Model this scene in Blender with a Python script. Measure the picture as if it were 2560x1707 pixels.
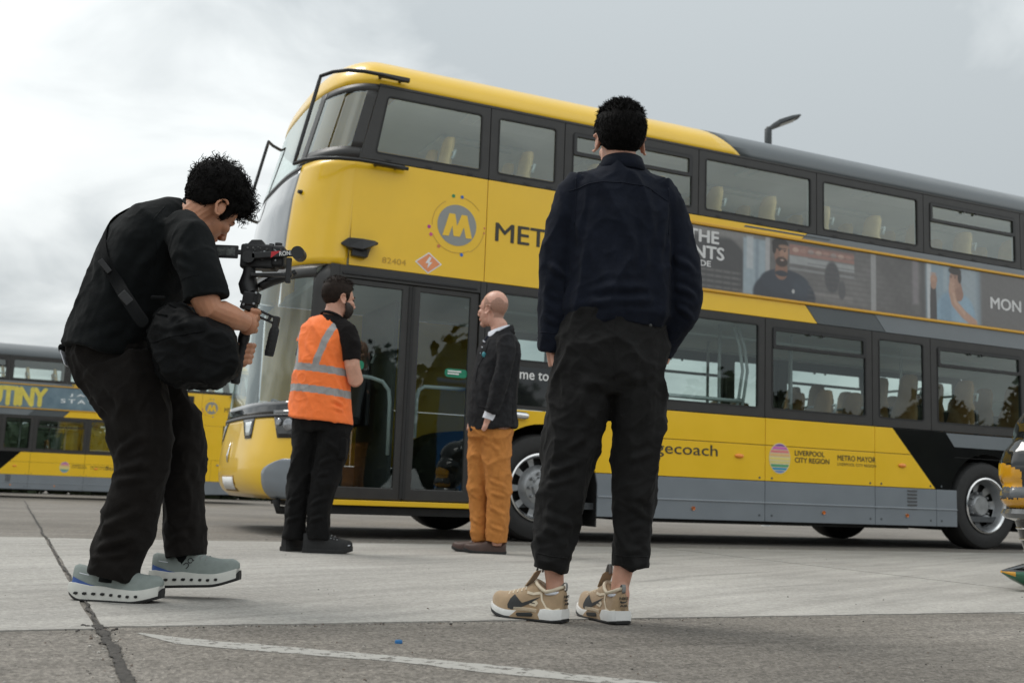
import bpy, bmesh, math, random
import numpy as np
from math import sin, cos, pi, sqrt, radians
from mathutils import Vector, Matrix, noise
random.seed(7); RNG = np.random.default_rng(7)
for o_ in list(bpy.data.objects): bpy.data.objects.remove(o_)
SC = bpy.context.scene; COL = SC.collection
# ---------------------------------------------------------------- camera
CAM_H = 0.4423; PITCH = 0.137621; ROLL = 0.038656
cd = bpy.data.cameras.new('camera'); cam = bpy.data.objects.new('camera', cd); COL.objects.link(cam)
_f = Vector((0, cos(PITCH), sin(PITCH))); _u = Vector((0, -sin(PITCH), cos(PITCH))); _r = Vector((1, 0, 0))
_r2 = _r*cos(ROLL) + _u*sin(ROLL); _u2 = -_r*sin(ROLL) + _u*cos(ROLL)
M = Matrix((( _r2.x, _u2.x, -_f.x, 0), (_r2.y, _u2.y, -_f.y, 0), (_r2.z, _u2.z, -_f.z, CAM_H), (0, 0, 0, 1)))
cam.matrix_world = M
cd.sensor_width = 36; cd.lens = 37.84; cd.clip_start = 0.05; cd.clip_end = 3000
cd.dof.use_dof = True; cd.dof.focus_distance = 4.1; cd.dof.aperture_fstop = 4.5
SC.camera = cam
# ---------------------------------------------------------------- world: overcast sky
SUN_EL, SUN_AZ = radians(58), radians(-62)      # azimuth from +Y towards +X
W = bpy.data.worlds.new('World'); SC.world = W; W.use_nodes = True
nt = W.node_tree; nt.nodes.clear(); N = nt.nodes.new; L = nt.links.new
out = N('ShaderNodeOutputWorld'); bgS = N('ShaderNodeBackground'); bgC = N('ShaderNodeBackground'); mx = N('ShaderNodeMixShader')
sky = N('ShaderNodeTexSky'); sky.sky_type = 'NISHITA'; sky.sun_disc = False
sky.sun_elevation = SUN_EL; sky.sun_rotation = SUN_AZ; sky.air_density = 1.0; sky.dust_density = 2.0
L(sky.outputs[0], bgS.inputs[0]); bgS.inputs[1].default_value = 0.1
tc = N('ShaderNodeTexCoord'); sep = N('ShaderNodeSeparateXYZ'); L(tc.outputs['Generated'], sep.inputs[0])
mxz = N('ShaderNodeMath'); mxz.operation = 'MAXIMUM'; mxz.inputs[1].default_value = 0.0; L(sep.outputs[2], mxz.inputs[0])
adz = N('ShaderNodeMath'); adz.operation = 'ADD'; adz.inputs[1].default_value = 0.22; L(mxz.outputs[0], adz.inputs[0])
dvx = N('ShaderNodeMath'); dvx.operation = 'DIVIDE'; L(sep.outputs[0], dvx.inputs[0]); L(adz.outputs[0], dvx.inputs[1])
dvy = N('ShaderNodeMath'); dvy.operation = 'DIVIDE'; L(sep.outputs[1], dvy.inputs[0]); L(adz.outputs[0], dvy.inputs[1])
cmb = N('ShaderNodeCombineXYZ'); L(dvx.outputs[0], cmb.inputs[0]); L(dvy.outputs[0], cmb.inputs[1])
mp = N('ShaderNodeMapping'); mp.inputs['Location'].default_value = (8.45, 4.2, 0.0); L(cmb.outputs[0], mp.inputs[0])
n1 = N('ShaderNodeTexNoise'); n1.inputs['Scale'].default_value = 0.62; n1.inputs['Detail'].default_value = 5; n1.inputs['Roughness'].default_value = 0.5; n1.inputs['Distortion'].default_value = 0.3; L(mp.outputs[0], n1.inputs['Vector'])
n2 = N('ShaderNodeTexNoise'); n2.inputs['Scale'].default_value = 2.3; n2.inputs['Detail'].default_value = 6; n2.inputs['Roughness'].default_value = 0.55; n2.inputs['Distortion'].default_value = 0.5; L(mp.outputs[0], n2.inputs['Vector'])
m2 = N('ShaderNodeMath'); m2.operation = 'MULTIPLY_ADD'; m2.inputs[1].default_value = 0.38; L(n2.outputs[0], m2.inputs[0]); L(n1.outputs[0], m2.inputs[2])
rmp = N('ShaderNodeValToRGB'); L(m2.outputs[0], rmp.inputs[0])
els = rmp.color_ramp.elements; els[0].position = 0.60; els[0].color = (0.325, 0.352, 0.362, 1); els[1].position = 0.92; els[1].color = (0.72, 0.735, 0.725, 1)
e = els.new(0.76); e.color = (0.60, 0.622, 0.618, 1)
L(rmp.outputs[0], bgC.inputs[0])
# overcast skies brighten towards the zenith
zf = N('ShaderNodeMath'); zf.operation = 'MULTIPLY_ADD'; zf.inputs[1].default_value = 0.95; zf.inputs[2].default_value = 0.85; L(mxz.outputs[0], zf.inputs[0]); L(zf.outputs[0], bgC.inputs[1])
mx.inputs[0].default_value = 0.95; L(bgS.outputs[0], mx.inputs[1]); L(bgC.outputs[0], mx.inputs[2]); L(mx.outputs[0], out.inputs[0])
sd = bpy.data.lights.new('sun', 'SUN'); sd.energy = 1.1; sd.angle = radians(25); sd.color = (1.0, 0.97, 0.92)
sun = bpy.data.objects.new('sun', sd); COL.objects.link(sun)
_sd = Vector((sin(SUN_AZ)*cos(SUN_EL), cos(SUN_AZ)*cos(SUN_EL), sin(SUN_EL)))
sun.rotation_euler = _sd.to_track_quat('Z', 'Y').to_euler(); sun.location = (-6, 2, 14)
SC.render.engine = 'CYCLES'
SC.view_settings.view_transform = 'Standard'; SC.view_settings.look = 'None'; SC.view_settings.exposure = 0.55; SC.view_settings.gamma = 1
SC.cycles.max_bounces = 10; SC.cycles.transparent_max_bounces = 24
# ---------------------------------------------------------------- materials
MATS = {}
def _pr(name):
    m = bpy.data.materials.new(name); m.use_nodes = True
    return m, m.node_tree, m.node_tree.nodes['Principled BSDF']
def mat(name, col, rough=0.5, metal=0.0, coat=0.0, var=0.0, vscale=20.0, bump=0.0, bscale=200.0, spec=0.5, sheen=0.0, rvar=0.0, col2=None, stretch=None, sss=0.0, dirt=None):
    """procedural principled: colour varied by noise, optional fine bump"""
    if name in MATS: return MATS[name]
    m, t, b = _pr(name); MATS[name] = m
    b.inputs['Roughness'].default_value = rough; b.inputs['Metallic'].default_value = metal
    b.inputs['Coat Weight'].default_value = coat; b.inputs['Coat Roughness'].default_value = 0.06
    b.inputs['Specular IOR Level'].default_value = spec
    if sheen: b.inputs['Sheen Weight'].default_value = sheen; b.inputs['Sheen Roughness'].default_value = 0.6
    if sss:
        b.inputs['Subsurface Weight'].default_value = sss; b.inputs['Subsurface Radius'].default_value = (0.012, 0.005, 0.003)
    b.inputs['Base Color'].default_value = (*col, 1)
    c = t.nodes.new('ShaderNodeTexCoord'); src = c.outputs['Object']
    if stretch:
        mpn = t.nodes.new('ShaderNodeMapping'); mpn.inputs['Scale'].default_value = stretch; t.links.new(src, mpn.inputs[0]); src = mpn.outputs[0]
    if var > 0 or col2:
        n = t.nodes.new('ShaderNodeTexNoise'); n.inputs['Scale'].default_value = vscale; n.inputs['Detail'].default_value = 6; n.inputs['Roughness'].default_value = 0.6
        t.links.new(src, n.inputs['Vector'])
        r = t.nodes.new('ShaderNodeValToRGB'); t.links.new(n.outputs[0], r.inputs[0])
        a_, b_ = r.color_ramp.elements; a_.position = 0.3; b_.position = 0.7
        if col2: a_.color = (*col, 1); b_.color = (*col2, 1)
        else:
            a_.color = (*[max(0, x*(1-var)) for x in col], 1); b_.color = (*[min(1, x*(1+var)) for x in col], 1)
        t.links.new(r.outputs[0], b.inputs['Base Color'])
        if rvar:
            ma = t.nodes.new('ShaderNodeMapRange'); t.links.new(n.outputs[0], ma.inputs[0]); ma.inputs[1].default_value = .3; ma.inputs[2].default_value = .7
            ma.inputs[3].default_value = max(0, rough-rvar); ma.inputs[4].default_value = min(1, rough+rvar); t.links.new(ma.outputs[0], b.inputs['Roughness'])
    if bump > 0:
        n = t.nodes.new('ShaderNodeTexNoise'); n.inputs['Scale'].default_value = bscale; n.inputs['Detail'].default_value = 4
        t.links.new(src, n.inputs['Vector'])
        bp = t.nodes.new('ShaderNodeBump'); bp.inputs['Strength'].default_value = bump; bp.inputs['Distance'].default_value = 0.004
        t.links.new(n.outputs[0], bp.inputs['Height']); t.links.new(bp.outputs[0], b.inputs['Normal'])
    return m
def glass(name, tint, base=0.1, rough=0.0):
    m = bpy.data.materials.new(name); m.use_nodes = True; t = m.node_tree; t.nodes.clear()
    o = t.nodes.new('ShaderNodeOutputMaterial'); mxs = t.nodes.new('ShaderNodeMixShader'); tr = t.nodes.new('ShaderNodeBsdfTransparent'); gl = t.nodes.new('ShaderNodeBsdfGlossy')
    # two-sided Schlick reflectance of a thin pane
    lw = t.nodes.new('ShaderNodeLayerWeight'); lw.inputs[0].default_value = 0.5
    fr = t.nodes.new('ShaderNodeMath'); fr.operation = 'POWER'; fr.inputs[1].default_value = 4.0; t.links.new(lw.outputs['Facing'], fr.inputs[0])
    tr.inputs[0].default_value = (*tint, 1); gl.inputs['Roughness'].default_value = rough; gl.inputs[0].default_value = (.93, 1, .98, 1)
    ad = t.nodes.new('ShaderNodeMath'); ad.operation = 'MULTIPLY_ADD'; ad.use_clamp = True; ad.inputs[1].default_value = 1-base; ad.inputs[2].default_value = base
    # faint waviness of toughened glass
    c = t.nodes.new('ShaderNodeTexCoord'); n = t.nodes.new('ShaderNodeTexNoise'); n.inputs['Scale'].default_value = 1.6; n.inputs['Detail'].default_value = 1
    bp = t.nodes.new('ShaderNodeBump'); bp.inputs['Strength'].default_value = 0.05; bp.inputs['Distance'].default_value = 0.03
    t.links.new(c.outputs['Object'], n.inputs['Vector']); t.links.new(n.outputs[0], bp.inputs['Height']); t.links.new(bp.outputs[0], gl.inputs['Normal'])
    t.links.new(fr.outputs[0], ad.inputs[0]); t.links.new(ad.outputs[0], mxs.inputs[0]); t.links.new(tr.outputs[0], mxs.inputs[1]); t.links.new(gl.outputs[0], mxs.inputs[2]); t.links.new(mxs.outputs[0], o.inputs[0])
    MATS[name] = m; return m
# ---------------------------------------------------------------- mesh helpers
class MB:
    def __init__(s): s.v = []; s.f = []; s.m = []
    def add(s, v, f, m=0):
        n = len(s.v); s.v += [tuple(p) for p in v]; s.f += [tuple(i+n for i in q) for q in f]; s.m += [m]*len(f); return s
    def box(s, x0, x1, y0, y1, z0, z1, m=0):
        v = [(x0,y0,z0),(x1,y0,z0),(x1,y1,z0),(x0,y1,z0),(x0,y0,z1),(x1,y0,z1),(x1,y1,z1),(x0,y1,z1)]
        return s.add(v, [(0,3,2,1),(4,5,6,7),(0,1,5,4),(1,2,6,5),(2,3,7,6),(3,0,4,7)], m)
    def obox(s, c, half, R=None, m=0):
        """oriented box: centre, half sizes, 3x3 rotation"""
        n = len(s.v); t = MB().box(-half[0],half[0],-half[1],half[1],-half[2],half[2])
        R = R or Matrix.Identity(3); c = Vector(c)
        return s.add([c + R @ Vector(p) for p in t.v], t.f, m)
    def tube(s, pts, r, n=8, caps=True, m=0, flat=None):
        pts = [Vector(p) for p in pts]; rs = r if hasattr(r, '__len__') else [r]*len(pts)
        k = len(pts); V = []; up = None
        for i, p in enumerate(pts):
            t = (pts[min(i+1,k-1)] - pts[max(i-1,0)]); t.normalize() if t.length > 1e-9 else None
            if up is None:
                up = t.orthogonal() if flat is None else (Vector(flat) - t*t.dot(Vector(flat))).normalized()
            up = (up - t*up.dot(t)); up = up.normalized() if up.length > 1e-6 else t.orthogonal()
            sd_ = t.cross(up)
            rr = rs[i]; ra, rb = (rr if hasattr(rr, '__len__') else (rr, rr))
            for j in range(n):
                a = 2*pi*j/n; V.append(p + up*cos(a)*ra + sd_*sin(a)*rb)
        F = [(i*n+j, i*n+(j+1)%n, (i+1)*n+(j+1)%n, (i+1)*n+j) for i in range(k-1) for j in range(n)]
        if caps: F += [tuple(range(n-1,-1,-1)), tuple(range((k-1)*n, k*n))]
        return s.add(V, F, m)
    def prism(s, poly, d0, d1, axis='y', m=0):
        """2D polygon (a,b) extruded along axis: y -> (a, d, b); z -> (a,b,d); x -> (d,a,b)"""
        def P(a, b, d): return {'y': (a, d, b), 'z': (a, b, d), 'x': (d, a, b)}[axis]
        n = len(poly); V = [P(a,b,d0) for a,b in poly] + [P(a,b,d1) for a,b in poly]
        area = sum(poly[i][0]*poly[(i+1)%n][1]-poly[(i+1)%n][0]*poly[i][1] for i in range(n))
        F = [tuple(range(n)), tuple(range(2*n-1, n-1, -1))] + [(i, i+n, (i+1)%n+n, (i+1)%n) for i in range(n)]
        return s.add(V, F, m)
    def lathe(s, prof, n=32, axis='y', m=0, c=(0,0,0)):
        """prof: list of (r, d) revolved round axis"""
        V = []
        for r, d in prof:
            for j in range(n):
                a = 2*pi*j/n; x, y = r*cos(a), r*sin(a)
                V.append({'y': (x, d, y), 'z': (x, y, d), 'x': (d, x, y)}[axis])
        V = [(p[0]+c[0], p[1]+c[1], p[2]+c[2]) for p in V]
        F = [(i*n+j, i*n+(j+1)%n, (i+1)*n+(j+1)%n, (i+1)*n+j) for i in range(len(prof)-1) for j in range(n)]
        return s.add(V, F, m)
    def loft(s, rings, closed=True, caps=True, m=0):
        n = len(rings[0]); V = [p for r in rings for p in r]
        F = [(i*n+j, i*n+(j+1)%n, (i+1)*n+(j+1)%n, (i+1)*n+j) for i in range(len(rings)-1) for j in range(n if closed else n-1)]
        if caps and closed: F += [tuple(range(n-1,-1,-1)), tuple(range((len(rings)-1)*n, len(rings)*n))]
        return s.add(V, F, m)
    def ell(s, c, r, n=14, k=9, R=None, m=0):
        V = []; c = Vector(c)
        for i in range(k+1):
            th = pi*i/k
            for j in range(n):
                a = 2*pi*j/n; p = Vector((r[0]*sin(th)*cos(a), r[1]*sin(th)*sin(a), r[2]*cos(th)))
                V.append(c + (R @ p if R else p))
        F = [(i*n+j, (i+1)*n+j, (i+1)*n+(j+1)%n, i*n+(j+1)%n) for i in range(k) for j in range(n)]
        return s.add(V, F, m)
    def build(s, name, mats, parent=None, smooth=False, bevel=0, seg=2, norm=True, weld=False):
        me = bpy.data.meshes.new(name); me.from_pydata([tuple(map(float, p)) for p in s.v], [], s.f)
        if not isinstance(mats, (list, tuple)): mats = [mats]
        for q in mats: me.materials.append(q)
        if len(mats) > 1: me.polygons.foreach_set('material_index', s.m)
        bm = bmesh.new(); bm.from_mesh(me)
        if weld: bmesh.ops.remove_doubles(bm, verts=bm.verts, dist=1e-5)
        if norm: bmesh.ops.recalc_face_normals(bm, faces=bm.faces)
        bm.to_mesh(me); bm.free()
        if smooth:
            me.polygons.foreach_set('use_smooth', [True]*len(me.polygons))
        o = bpy.data.objects.new(name, me); COL.objects.link(o)
        if parent: o.parent = parent
        if bevel:
            b = o.modifiers.new('Bevel', 'BEVEL'); b.width = bevel; b.segments = seg; b.limit_method = 'ANGLE'; b.angle_limit = radians(40); b.harden_normals = False
        if smooth == 'auto':
            me.polygons.foreach_set('use_smooth', [True]*len(me.polygons)); autosm(me, 35)
        return o
def autosm(me, deg):
    try: me.set_sharp_from_angle(angle=radians(deg))
    except Exception: pass
def tag(o, label=None, cat=None, group=None, kind=None):
    if label: o['label'] = label
    if cat: o['category'] = cat
    if group: o['group'] = group
    if kind: o['kind'] = kind
    return o
def empty(name, loc=(0,0,0), rz=0, label=None, cat=None, group=None):
    o = bpy.data.objects.new(name, None); COL.objects.link(o); o.location = loc; o.rotation_euler = (0,0,rz); o.empty_display_size = .2
    return tag(o, label, cat, group)
def copy_tree(o, parent=None):
    c = o.copy(); COL.objects.link(c); c.parent = parent
    for ch in [q for q in bpy.data.objects if q.parent == o and q != c]: copy_tree(ch, c)
    return c
def ev_mesh(o):
    bpy.context.view_layer.update(); dg = bpy.context.evaluated_depsgraph_get()
    return bpy.data.meshes.new_from_object(o.evaluated_get(dg), preserve_all_data_layers=False, depsgraph=dg)
def fuse(name, mb, m, parent=None, voxel=0.007, smooth=6, disp=None, post=None, factor=0.5):
    """union of overlapping closed shapes into one continuous skin"""
    t = mb.build(name+'_tmp', m)
    r = t.modifiers.new('r', 'REMESH'); r.mode = 'VOXEL'; r.voxel_size = voxel; r.use_smooth_shade = True
    if smooth:
        q = t.modifiers.new('s', 'SMOOTH'); q.iterations = smooth; q.factor = factor
    me = ev_mesh(t); old = t.data; bpy.data.objects.remove(t); bpy.data.meshes.remove(old)
    if disp:
        nv = len(me.vertices); co = np.empty(nv*3); me.vertices.foreach_get('co', co); co = co.reshape(-1,3)
        no = np.empty(nv*3); me.vertices.foreach_get('normal', no); no = no.reshape(-1,3)
        co = co + no*np.asarray(disp(co, no))[:, None]; me.vertices.foreach_set('co', co.ravel()); me.update()
    me.name = name; me.polygons.foreach_set('use_smooth', [True]*len(me.polygons))
    if not me.materials: me.materials.append(m)
    o = bpy.data.objects.new(name, me); COL.objects.link(o)
    if parent: o.parent = parent
    return o
def text_mesh(txt, bold=0.0, spacing=1.0):
    c = bpy.data.curves.new('t', 'FONT'); c.body = txt; c.size = 1; c.resolution_u = 3; c.space_character = spacing
    o = bpy.data.objects.new('t', c); COL.objects.link(o); me = ev_mesh(o)
    v = [tuple(p.co) for p in me.vertices]; f = [tuple(p.vertices) for p in me.polygons]
    bpy.data.objects.remove(o); bpy.data.curves.remove(c); bpy.data.meshes.remove(me)
    xs = [p[0] for p in v]; ys = [p[1] for p in v]; x0, x1, y0, y1 = min(xs), max(xs), min(ys), max(ys)
    V = []; F = []
    offs = [(0, 0)] if bold < .001 else [(-bold, 0), (bold, 0), (0, bold*.7), (0, -bold*.7)]
    for k, (dx, dy) in enumerate(offs):      # heavier weight: shifted layers a hair apart
        n = len(V); V += [((p[0]-x0+dx)/(x1-x0), (p[1]-y0+dy)/(y1-y0), k*.00035) for p in v]; F += [tuple(i+n for i in q) for q in f]
    return V, F
def fnoise(co, scale, seed=0.0, stretch=(1,1,1)):
    return np.array([noise.noise(((p[0]*stretch[0])*scale+seed, (p[1]*stretch[1])*scale+seed*1.7, (p[2]*stretch[2])*scale-seed)) for p in co])
# ---------------------------------------------------------------- ground
BA = radians(24.688)                     # yard axis: paving strips, joints and buses share it
AX = Vector((cos(BA), sin(BA), 0)); IN = Vector((-sin(BA), cos(BA), 0))
def gz(x, y):
    d = -sin(BA)*x + cos(BA)*y          # the yard falls gently beyond the parked bus
    t = min(max((d-13.0)/15.5, 0), 1); return -0.264*(t*t*(3-2*t))
def ground_mat(name, base, dark, light, speck, bump=0.5, brush=0.0, patch=(0.8,0.8,0.8)):
    m, t, b = _pr(name); b.inputs['Roughness'].default_value = 0.9; b.inputs['Specular IOR Level'].default_value = 0.25
    nn = t.nodes.new; lk = t.links.new
    c = nn('ShaderNodeTexCoord'); rot = nn('ShaderNodeMapping'); rot.inputs['Rotation'].default_value = (0, 0, -BA); lk(c.outputs['Object'], rot.inputs[0])
    big = nn('ShaderNodeTexNoise'); big.inputs['Scale'].default_value = 0.55; big.inputs['Detail'].default_value = 7; big.inputs['Roughness'].default_value = 0.62; lk(rot.outputs[0], big.inputs['Vector'])
    r1 = nn('ShaderNodeValToRGB'); lk(big.outputs[0], r1.inputs[0]); e0, e1 = r1.color_ramp.elements; e0.position = .32; e1.position = .68; e0.color = (*dark,1); e1.color = (*light,1)
    em = r1.color_ramp.elements.new(.5); em.color = (*base,1)
    # smears along the driving direction
    st = nn('ShaderNodeMapping'); st.inputs['Scale'].default_value = (0.35, 3.2, 1); lk(rot.outputs[0], st.inputs[0])
    sm = nn('ShaderNodeTexNoise'); sm.inputs['Scale'].default_value = 2.2; sm.inputs['Detail'].default_value = 5; lk(st.outputs[0], sm.inputs['Vector'])
    rs = nn('ShaderNodeMapRange'); lk(sm.outputs[0], rs.inputs[0]); rs.inputs[1].default_value=.35; rs.inputs[2].default_value=.7; rs.inputs[3].default_value=.86; rs.inputs[4].default_value=1.1
    mu = nn('ShaderNodeMixRGB'); mu.blend_type='MULTIPLY'; mu.inputs[0].default_value=1; lk(r1.outputs[0], mu.inputs[1]); lk(rs.outputs[0], mu.inputs[2])
    # aggregate specks, two sizes
    col = mu.outputs[0]
    for sc, wd, k in ((150, .16, speck), (55, .10, speck*.9), (18, .035, speck*.8)):
        vo = nn('ShaderNodeTexVoronoi'); vo.inputs['Scale'].default_value = sc; lk(c.outputs['Object'], vo.inputs['Vector'])
        ls = nn('ShaderNodeMath'); ls.operation='LESS_THAN'; ls.inputs[1].default_value = wd; lk(vo.outputs['Distance'], ls.inputs[0])
        sx = nn('ShaderNodeSeparateColor'); lk(vo.outputs['Color'], sx.inputs[0])
        gt = nn('ShaderNodeMapRange'); lk(sx.outputs[0], gt.inputs[0]); gt.inputs[1].default_value=0; gt.inputs[2].default_value=1; gt.inputs[3].default_value=.25; gt.inputs[4].default_value=1.5
        fa = nn('ShaderNodeMath'); fa.operation='MULTIPLY'; fa.inputs[1].default_value = k; lk(ls.outputs[0], fa.inputs[0])
        mm = nn('ShaderNodeMixRGB'); mm.blend_type='MULTIPLY'; lk(fa.outputs[0], mm.inputs[0]); lk(col, mm.inputs[1]); lk(gt.outputs[0], mm.inputs[2]); col = mm.outputs[0]
    for sc, lo, hi, k in ((95, .62, 1.38, speck), (210, .7, 1.3, speck)):     # exposed aggregate: every pebble its own tone
        vo = nn('ShaderNodeTexVoronoi'); vo.inputs['Scale'].default_value = sc; lk(c.outputs['Object'], vo.inputs['Vector'])
        sx = nn('ShaderNodeSeparateColor'); lk(vo.outputs['Color'], sx.inputs[0])
        gt = nn('ShaderNodeMapRange'); lk(sx.outputs[1], gt.inputs[0]); gt.inputs[3].default_value = lo; gt.inputs[4].default_value = hi
        mm = nn('ShaderNodeMixRGB'); mm.blend_type='MULTIPLY'; mm.inputs[0].default_value = min(1, k); lk(col, mm.inputs[1]); lk(gt.outputs[0], mm.inputs[2]); col = mm.outputs[0]
    fine = nn('ShaderNodeTexNoise'); fine.inputs['Scale'].default_value = 34; fine.inputs['Detail'].default_value = 8; fine.inputs['Roughness'].default_value=.75; lk(c.outputs['Object'], fine.inputs['Vector'])
    rf = nn('ShaderNodeMapRange'); lk(fine.outputs[0], rf.inputs[0]); rf.inputs[1].default_value=.3; rf.inputs[2].default_value=.7; rf.inputs[3].default_value=.80; rf.inputs[4].default_value=1.18
    m3 = nn('ShaderNodeMixRGB'); m3.blend_type='MULTIPLY'; m3.inputs[0].default_value=1; lk(col, m3.inputs[1]); lk(rf.outputs[0], m3.inputs[2])
    # oil and tyre stains
    bl = nn('ShaderNodeTexNoise'); bl.inputs['Scale'].default_value = 1.3; bl.inputs['Detail'].default_value = 4; bl.inputs['Distortion'].default_value=1.2; lk(st.outputs[0], bl.inputs['Vector'])
    rb = nn('ShaderNodeMapRange'); lk(bl.outputs[0], rb.inputs[0]); rb.inputs[1].default_value=.60; rb.inputs[2].default_value=.74; rb.inputs[3].default_value=1; rb.inputs[4].default_value=.76
    m4 = nn('ShaderNodeMixRGB'); m4.blend_type='MULTIPLY'; m4.inputs[0].default_value=1; lk(m3.outputs[0], m4.inputs[1]); lk(rb.outputs[0], m4.inputs[2])
    lk(m4.outputs[0], b.inputs['Base Color'])
    hsum = fine.outputs[0]
    if brush:
        bs = nn('ShaderNodeMapping'); bs.inputs['Scale'].default_value = (95, 1.2, 1); lk(rot.outputs[0], bs.inputs[0])
        bn = nn('ShaderNodeTexNoise'); bn.inputs['Scale'].default_value = 1; bn.inputs['Detail'].default_value = 2; lk(bs.outputs[0], bn.inputs['Vector'])
        ad = nn('ShaderNodeMath'); ad.operation='MULTIPLY_ADD'; ad.inputs[1].default_value = brush; lk(bn.outputs[0], ad.inputs[0]); lk(hsum, ad.inputs[2]); hsum = ad.outputs[0]
    bp = nn('ShaderNodeBump'); bp.inputs['Strength'].default_value = bump; bp.inputs['Distance'].default_value = 0.006; lk(hsum, bp.inputs['Height']); lk(bp.outputs[0], b.inputs['Normal'])
    MATS[name] = m; return m
m_yard = ground_mat('worn_yard_surface', (.188,.171,.150), (.145,.132,.117), (.228,.209,.186), .85, .8)
m_conc = ground_mat('brushed_concrete', (.345,.330,.304), (.295,.281,.259), (.385,.369,.341), .28, .3, brush=1.1)
g = MB()
xs = list(np.linspace(-60, 60, 61)); ys = list(np.linspace(-40, 80, 61))
xs = [-900,-300,-120]+xs+[120,300,900]; ys = [-900,-300,-100]+ys+[120,300,900]
nx = len(xs)
g.add([(x,y,gz(x,y)) for y in ys for x in xs], [(j*nx+i, j*nx+i+1, (j+1)*nx+i+1, (j+1)*nx+i) for j in range(len(ys)-1) for i in range(nx-1)])
ground = tag(g.build('ground', m_yard, smooth=True), kind='structure')
# concrete strip, in slabs divided by joints that run across the yard
PO = Vector((-1.27, 3.44, 0))            # a point on the long joint, near kerb of the strip
cs_ = empty('concrete_strip', (PO.x, PO.y, 0), BA); tag(cs_, kind='structure')
def ragged(x0, y0, x1, y1, n, amp, seed):
    P = []
    for i in range(n):
        t = i/(n-1); P.append((x0+(x1-x0)*t + amp*noise.noise((seed, t*n*.21, 0)) + .4*amp*noise.noise((seed, t*n*.83, 7)), y0+(y1-y0)*t + amp*noise.noise((seed+9, t*n*.21, 0)) + .4*amp*noise.noise((seed+5, t*n*.83, 3))))
    return P
def slab(x0, x1, w0, w1, seed, z=.004):
    P = ragged(x0, w0, x1, w0, 130, .011, seed)[:-1] + ragged(x1, w0, x1, w1, 60, .006, seed+3)[:-1] + ragged(x1, w1, x0, w1, 90, .02, seed+6)[:-1] + ragged(x0, w1, x0, w0, 60, .006, seed+8)[:-1]
    MB().prism(P, z-.02, z, 'z').build('slab', m_conc, cs_)
slab(-9.5, -.012, -.265, 4.50, 11); slab(.012, 4.9, -.225, 4.42, 31); slab(4.93, 12.0, -.24, 4.40, 51)
# joint: dark gritty ribbon running across the yard
m_tar = mat('crack_filler_dirt', (.050,.045,.040), .95, var=.7, vscale=60, bump=1, bscale=120)
P = []
n_ = 900
lj = []
for i in range(n_):
    t = i/(n_-1); y = -1.6 + t*16.5
    near = 1.0 if y < -.2 else (.30 if y < 4.5 else .55)
    w = .72*near*(.020 + .016*noise.noise((y*3.1, 4, 0)) + .014*noise.noise((y*13, 1, 2)) + .012*noise.noise((y*55, 6, 2)))
    cx = .016*noise.noise((y*1.1, 0, 5)) + .010*noise.noise((y*7, 3, 5)) + .005*noise.noise((y*38, 3, 8))
    lj.append((cx, y, max(w, .003)))
jm = MB(); jm.add([(c-w, y, .0065 if -.25 < y < 4.6 else .004) for c,y,w in lj]+[(c+w, y, .0065 if -.25 < y < 4.6 else .004) for c,y,w in lj], [(i, n_+i, n_+i+1, i+1) for i in range(n_-1)])
joint = jm.build('joint_filler', m_tar, cs_); 
# worn white line painted on the yard surface
def paint_mat(name, cov):
    m, t, b = _pr(name); b.inputs['Base Color'].default_value = (.34,.33,.305,1); b.inputs['Roughness'].default_value = .8
    c = t.nodes.new('ShaderNodeTexCoord'); n = t.nodes.new('ShaderNodeTexNoise'); n.inputs['Scale'].default_value = 26; n.inputs['Detail'].default_value = 7; n.inputs['Roughness'].default_value=.7
    t.links.new(c.outputs['Object'], n.inputs['Vector']); r = t.nodes.new('ShaderNodeMapRange'); t.links.new(n.outputs[0], r.inputs[0]); r.inputs[1].default_value = cov-.06; r.inputs[2].default_value = cov+.06
    mxs = t.nodes.new('ShaderNodeMixShader'); tr = t.nodes.new('ShaderNodeBsdfTransparent'); o = t.nodes['Material Output']
    t.links.new(r.outputs[0], mxs.inputs[0]); t.links.new(tr.outputs[0], mxs.inputs[1]); t.links.new(b.outputs[0], mxs.inputs[2]); t.links.new(mxs.outputs[0], o.inputs[0]); MATS[name] = m; return m
def painted_line(name, pts, w, m, z=.0012):
    pts = [Vector((*p, z)) for p in pts]; V = []; k = 0
    sub = []
    for a, b in zip(pts[:-1], pts[1:]):
        q = max(2, int((b-a).length/.03))
        sub += [a.lerp(b, i/q) for i in range(q)]
    sub.append(pts[-1]); nS = len(sub)
    # smooth the polyline
    for _ in range(14):
        sub = [sub[0]]+[(sub[i-1]+sub[i]*2+sub[i+1])/4 for i in range(1, nS-1)]+[sub[-1]]
    L_, R_ = [], []
    for i, p in enumerate(sub):
        t = (sub[min(i+1,nS-1)]-sub[max(i-1,0)]).normalized(); nrm = Vector((-t.y, t.x, 0))
        f = min(1, i/8+.15)*1.0
        L_.append(p+nrm*(w*f*(.5+.18*noise.noise((i*.13, 2, w))+.12*noise.noise((i*.6, 2, w))))); R_.append(p-nrm*(w*f*(.5+.18*noise.noise((i*.13, 8, w))+.12*noise.noise((i*.6, 5, w)))))
    o = MB().add(L_+R_, [(i, nS+i, nS+i+1, i+1) for i in range(nS-1)]).build(name, m)
    return tag(o, kind='structure')
painted_line('painted_line', [(-1.03,3.16),(-.93,3.08),(-.80,3.005),(-.61,2.965),(-.45,2.93),(-.28,2.875),(.37,2.63),(1.0,2.35),(1.8,2.0)], .10, paint_mat('worn_line_paint', .42))
painted_line('bay_line', [(-3.4,8.55),(-1.9,8.95),(-.5,9.15),(.9,9.55),(2.4,10.15),(4.5,11.1)], .07, paint_mat('faded_line_paint', .5))
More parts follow.
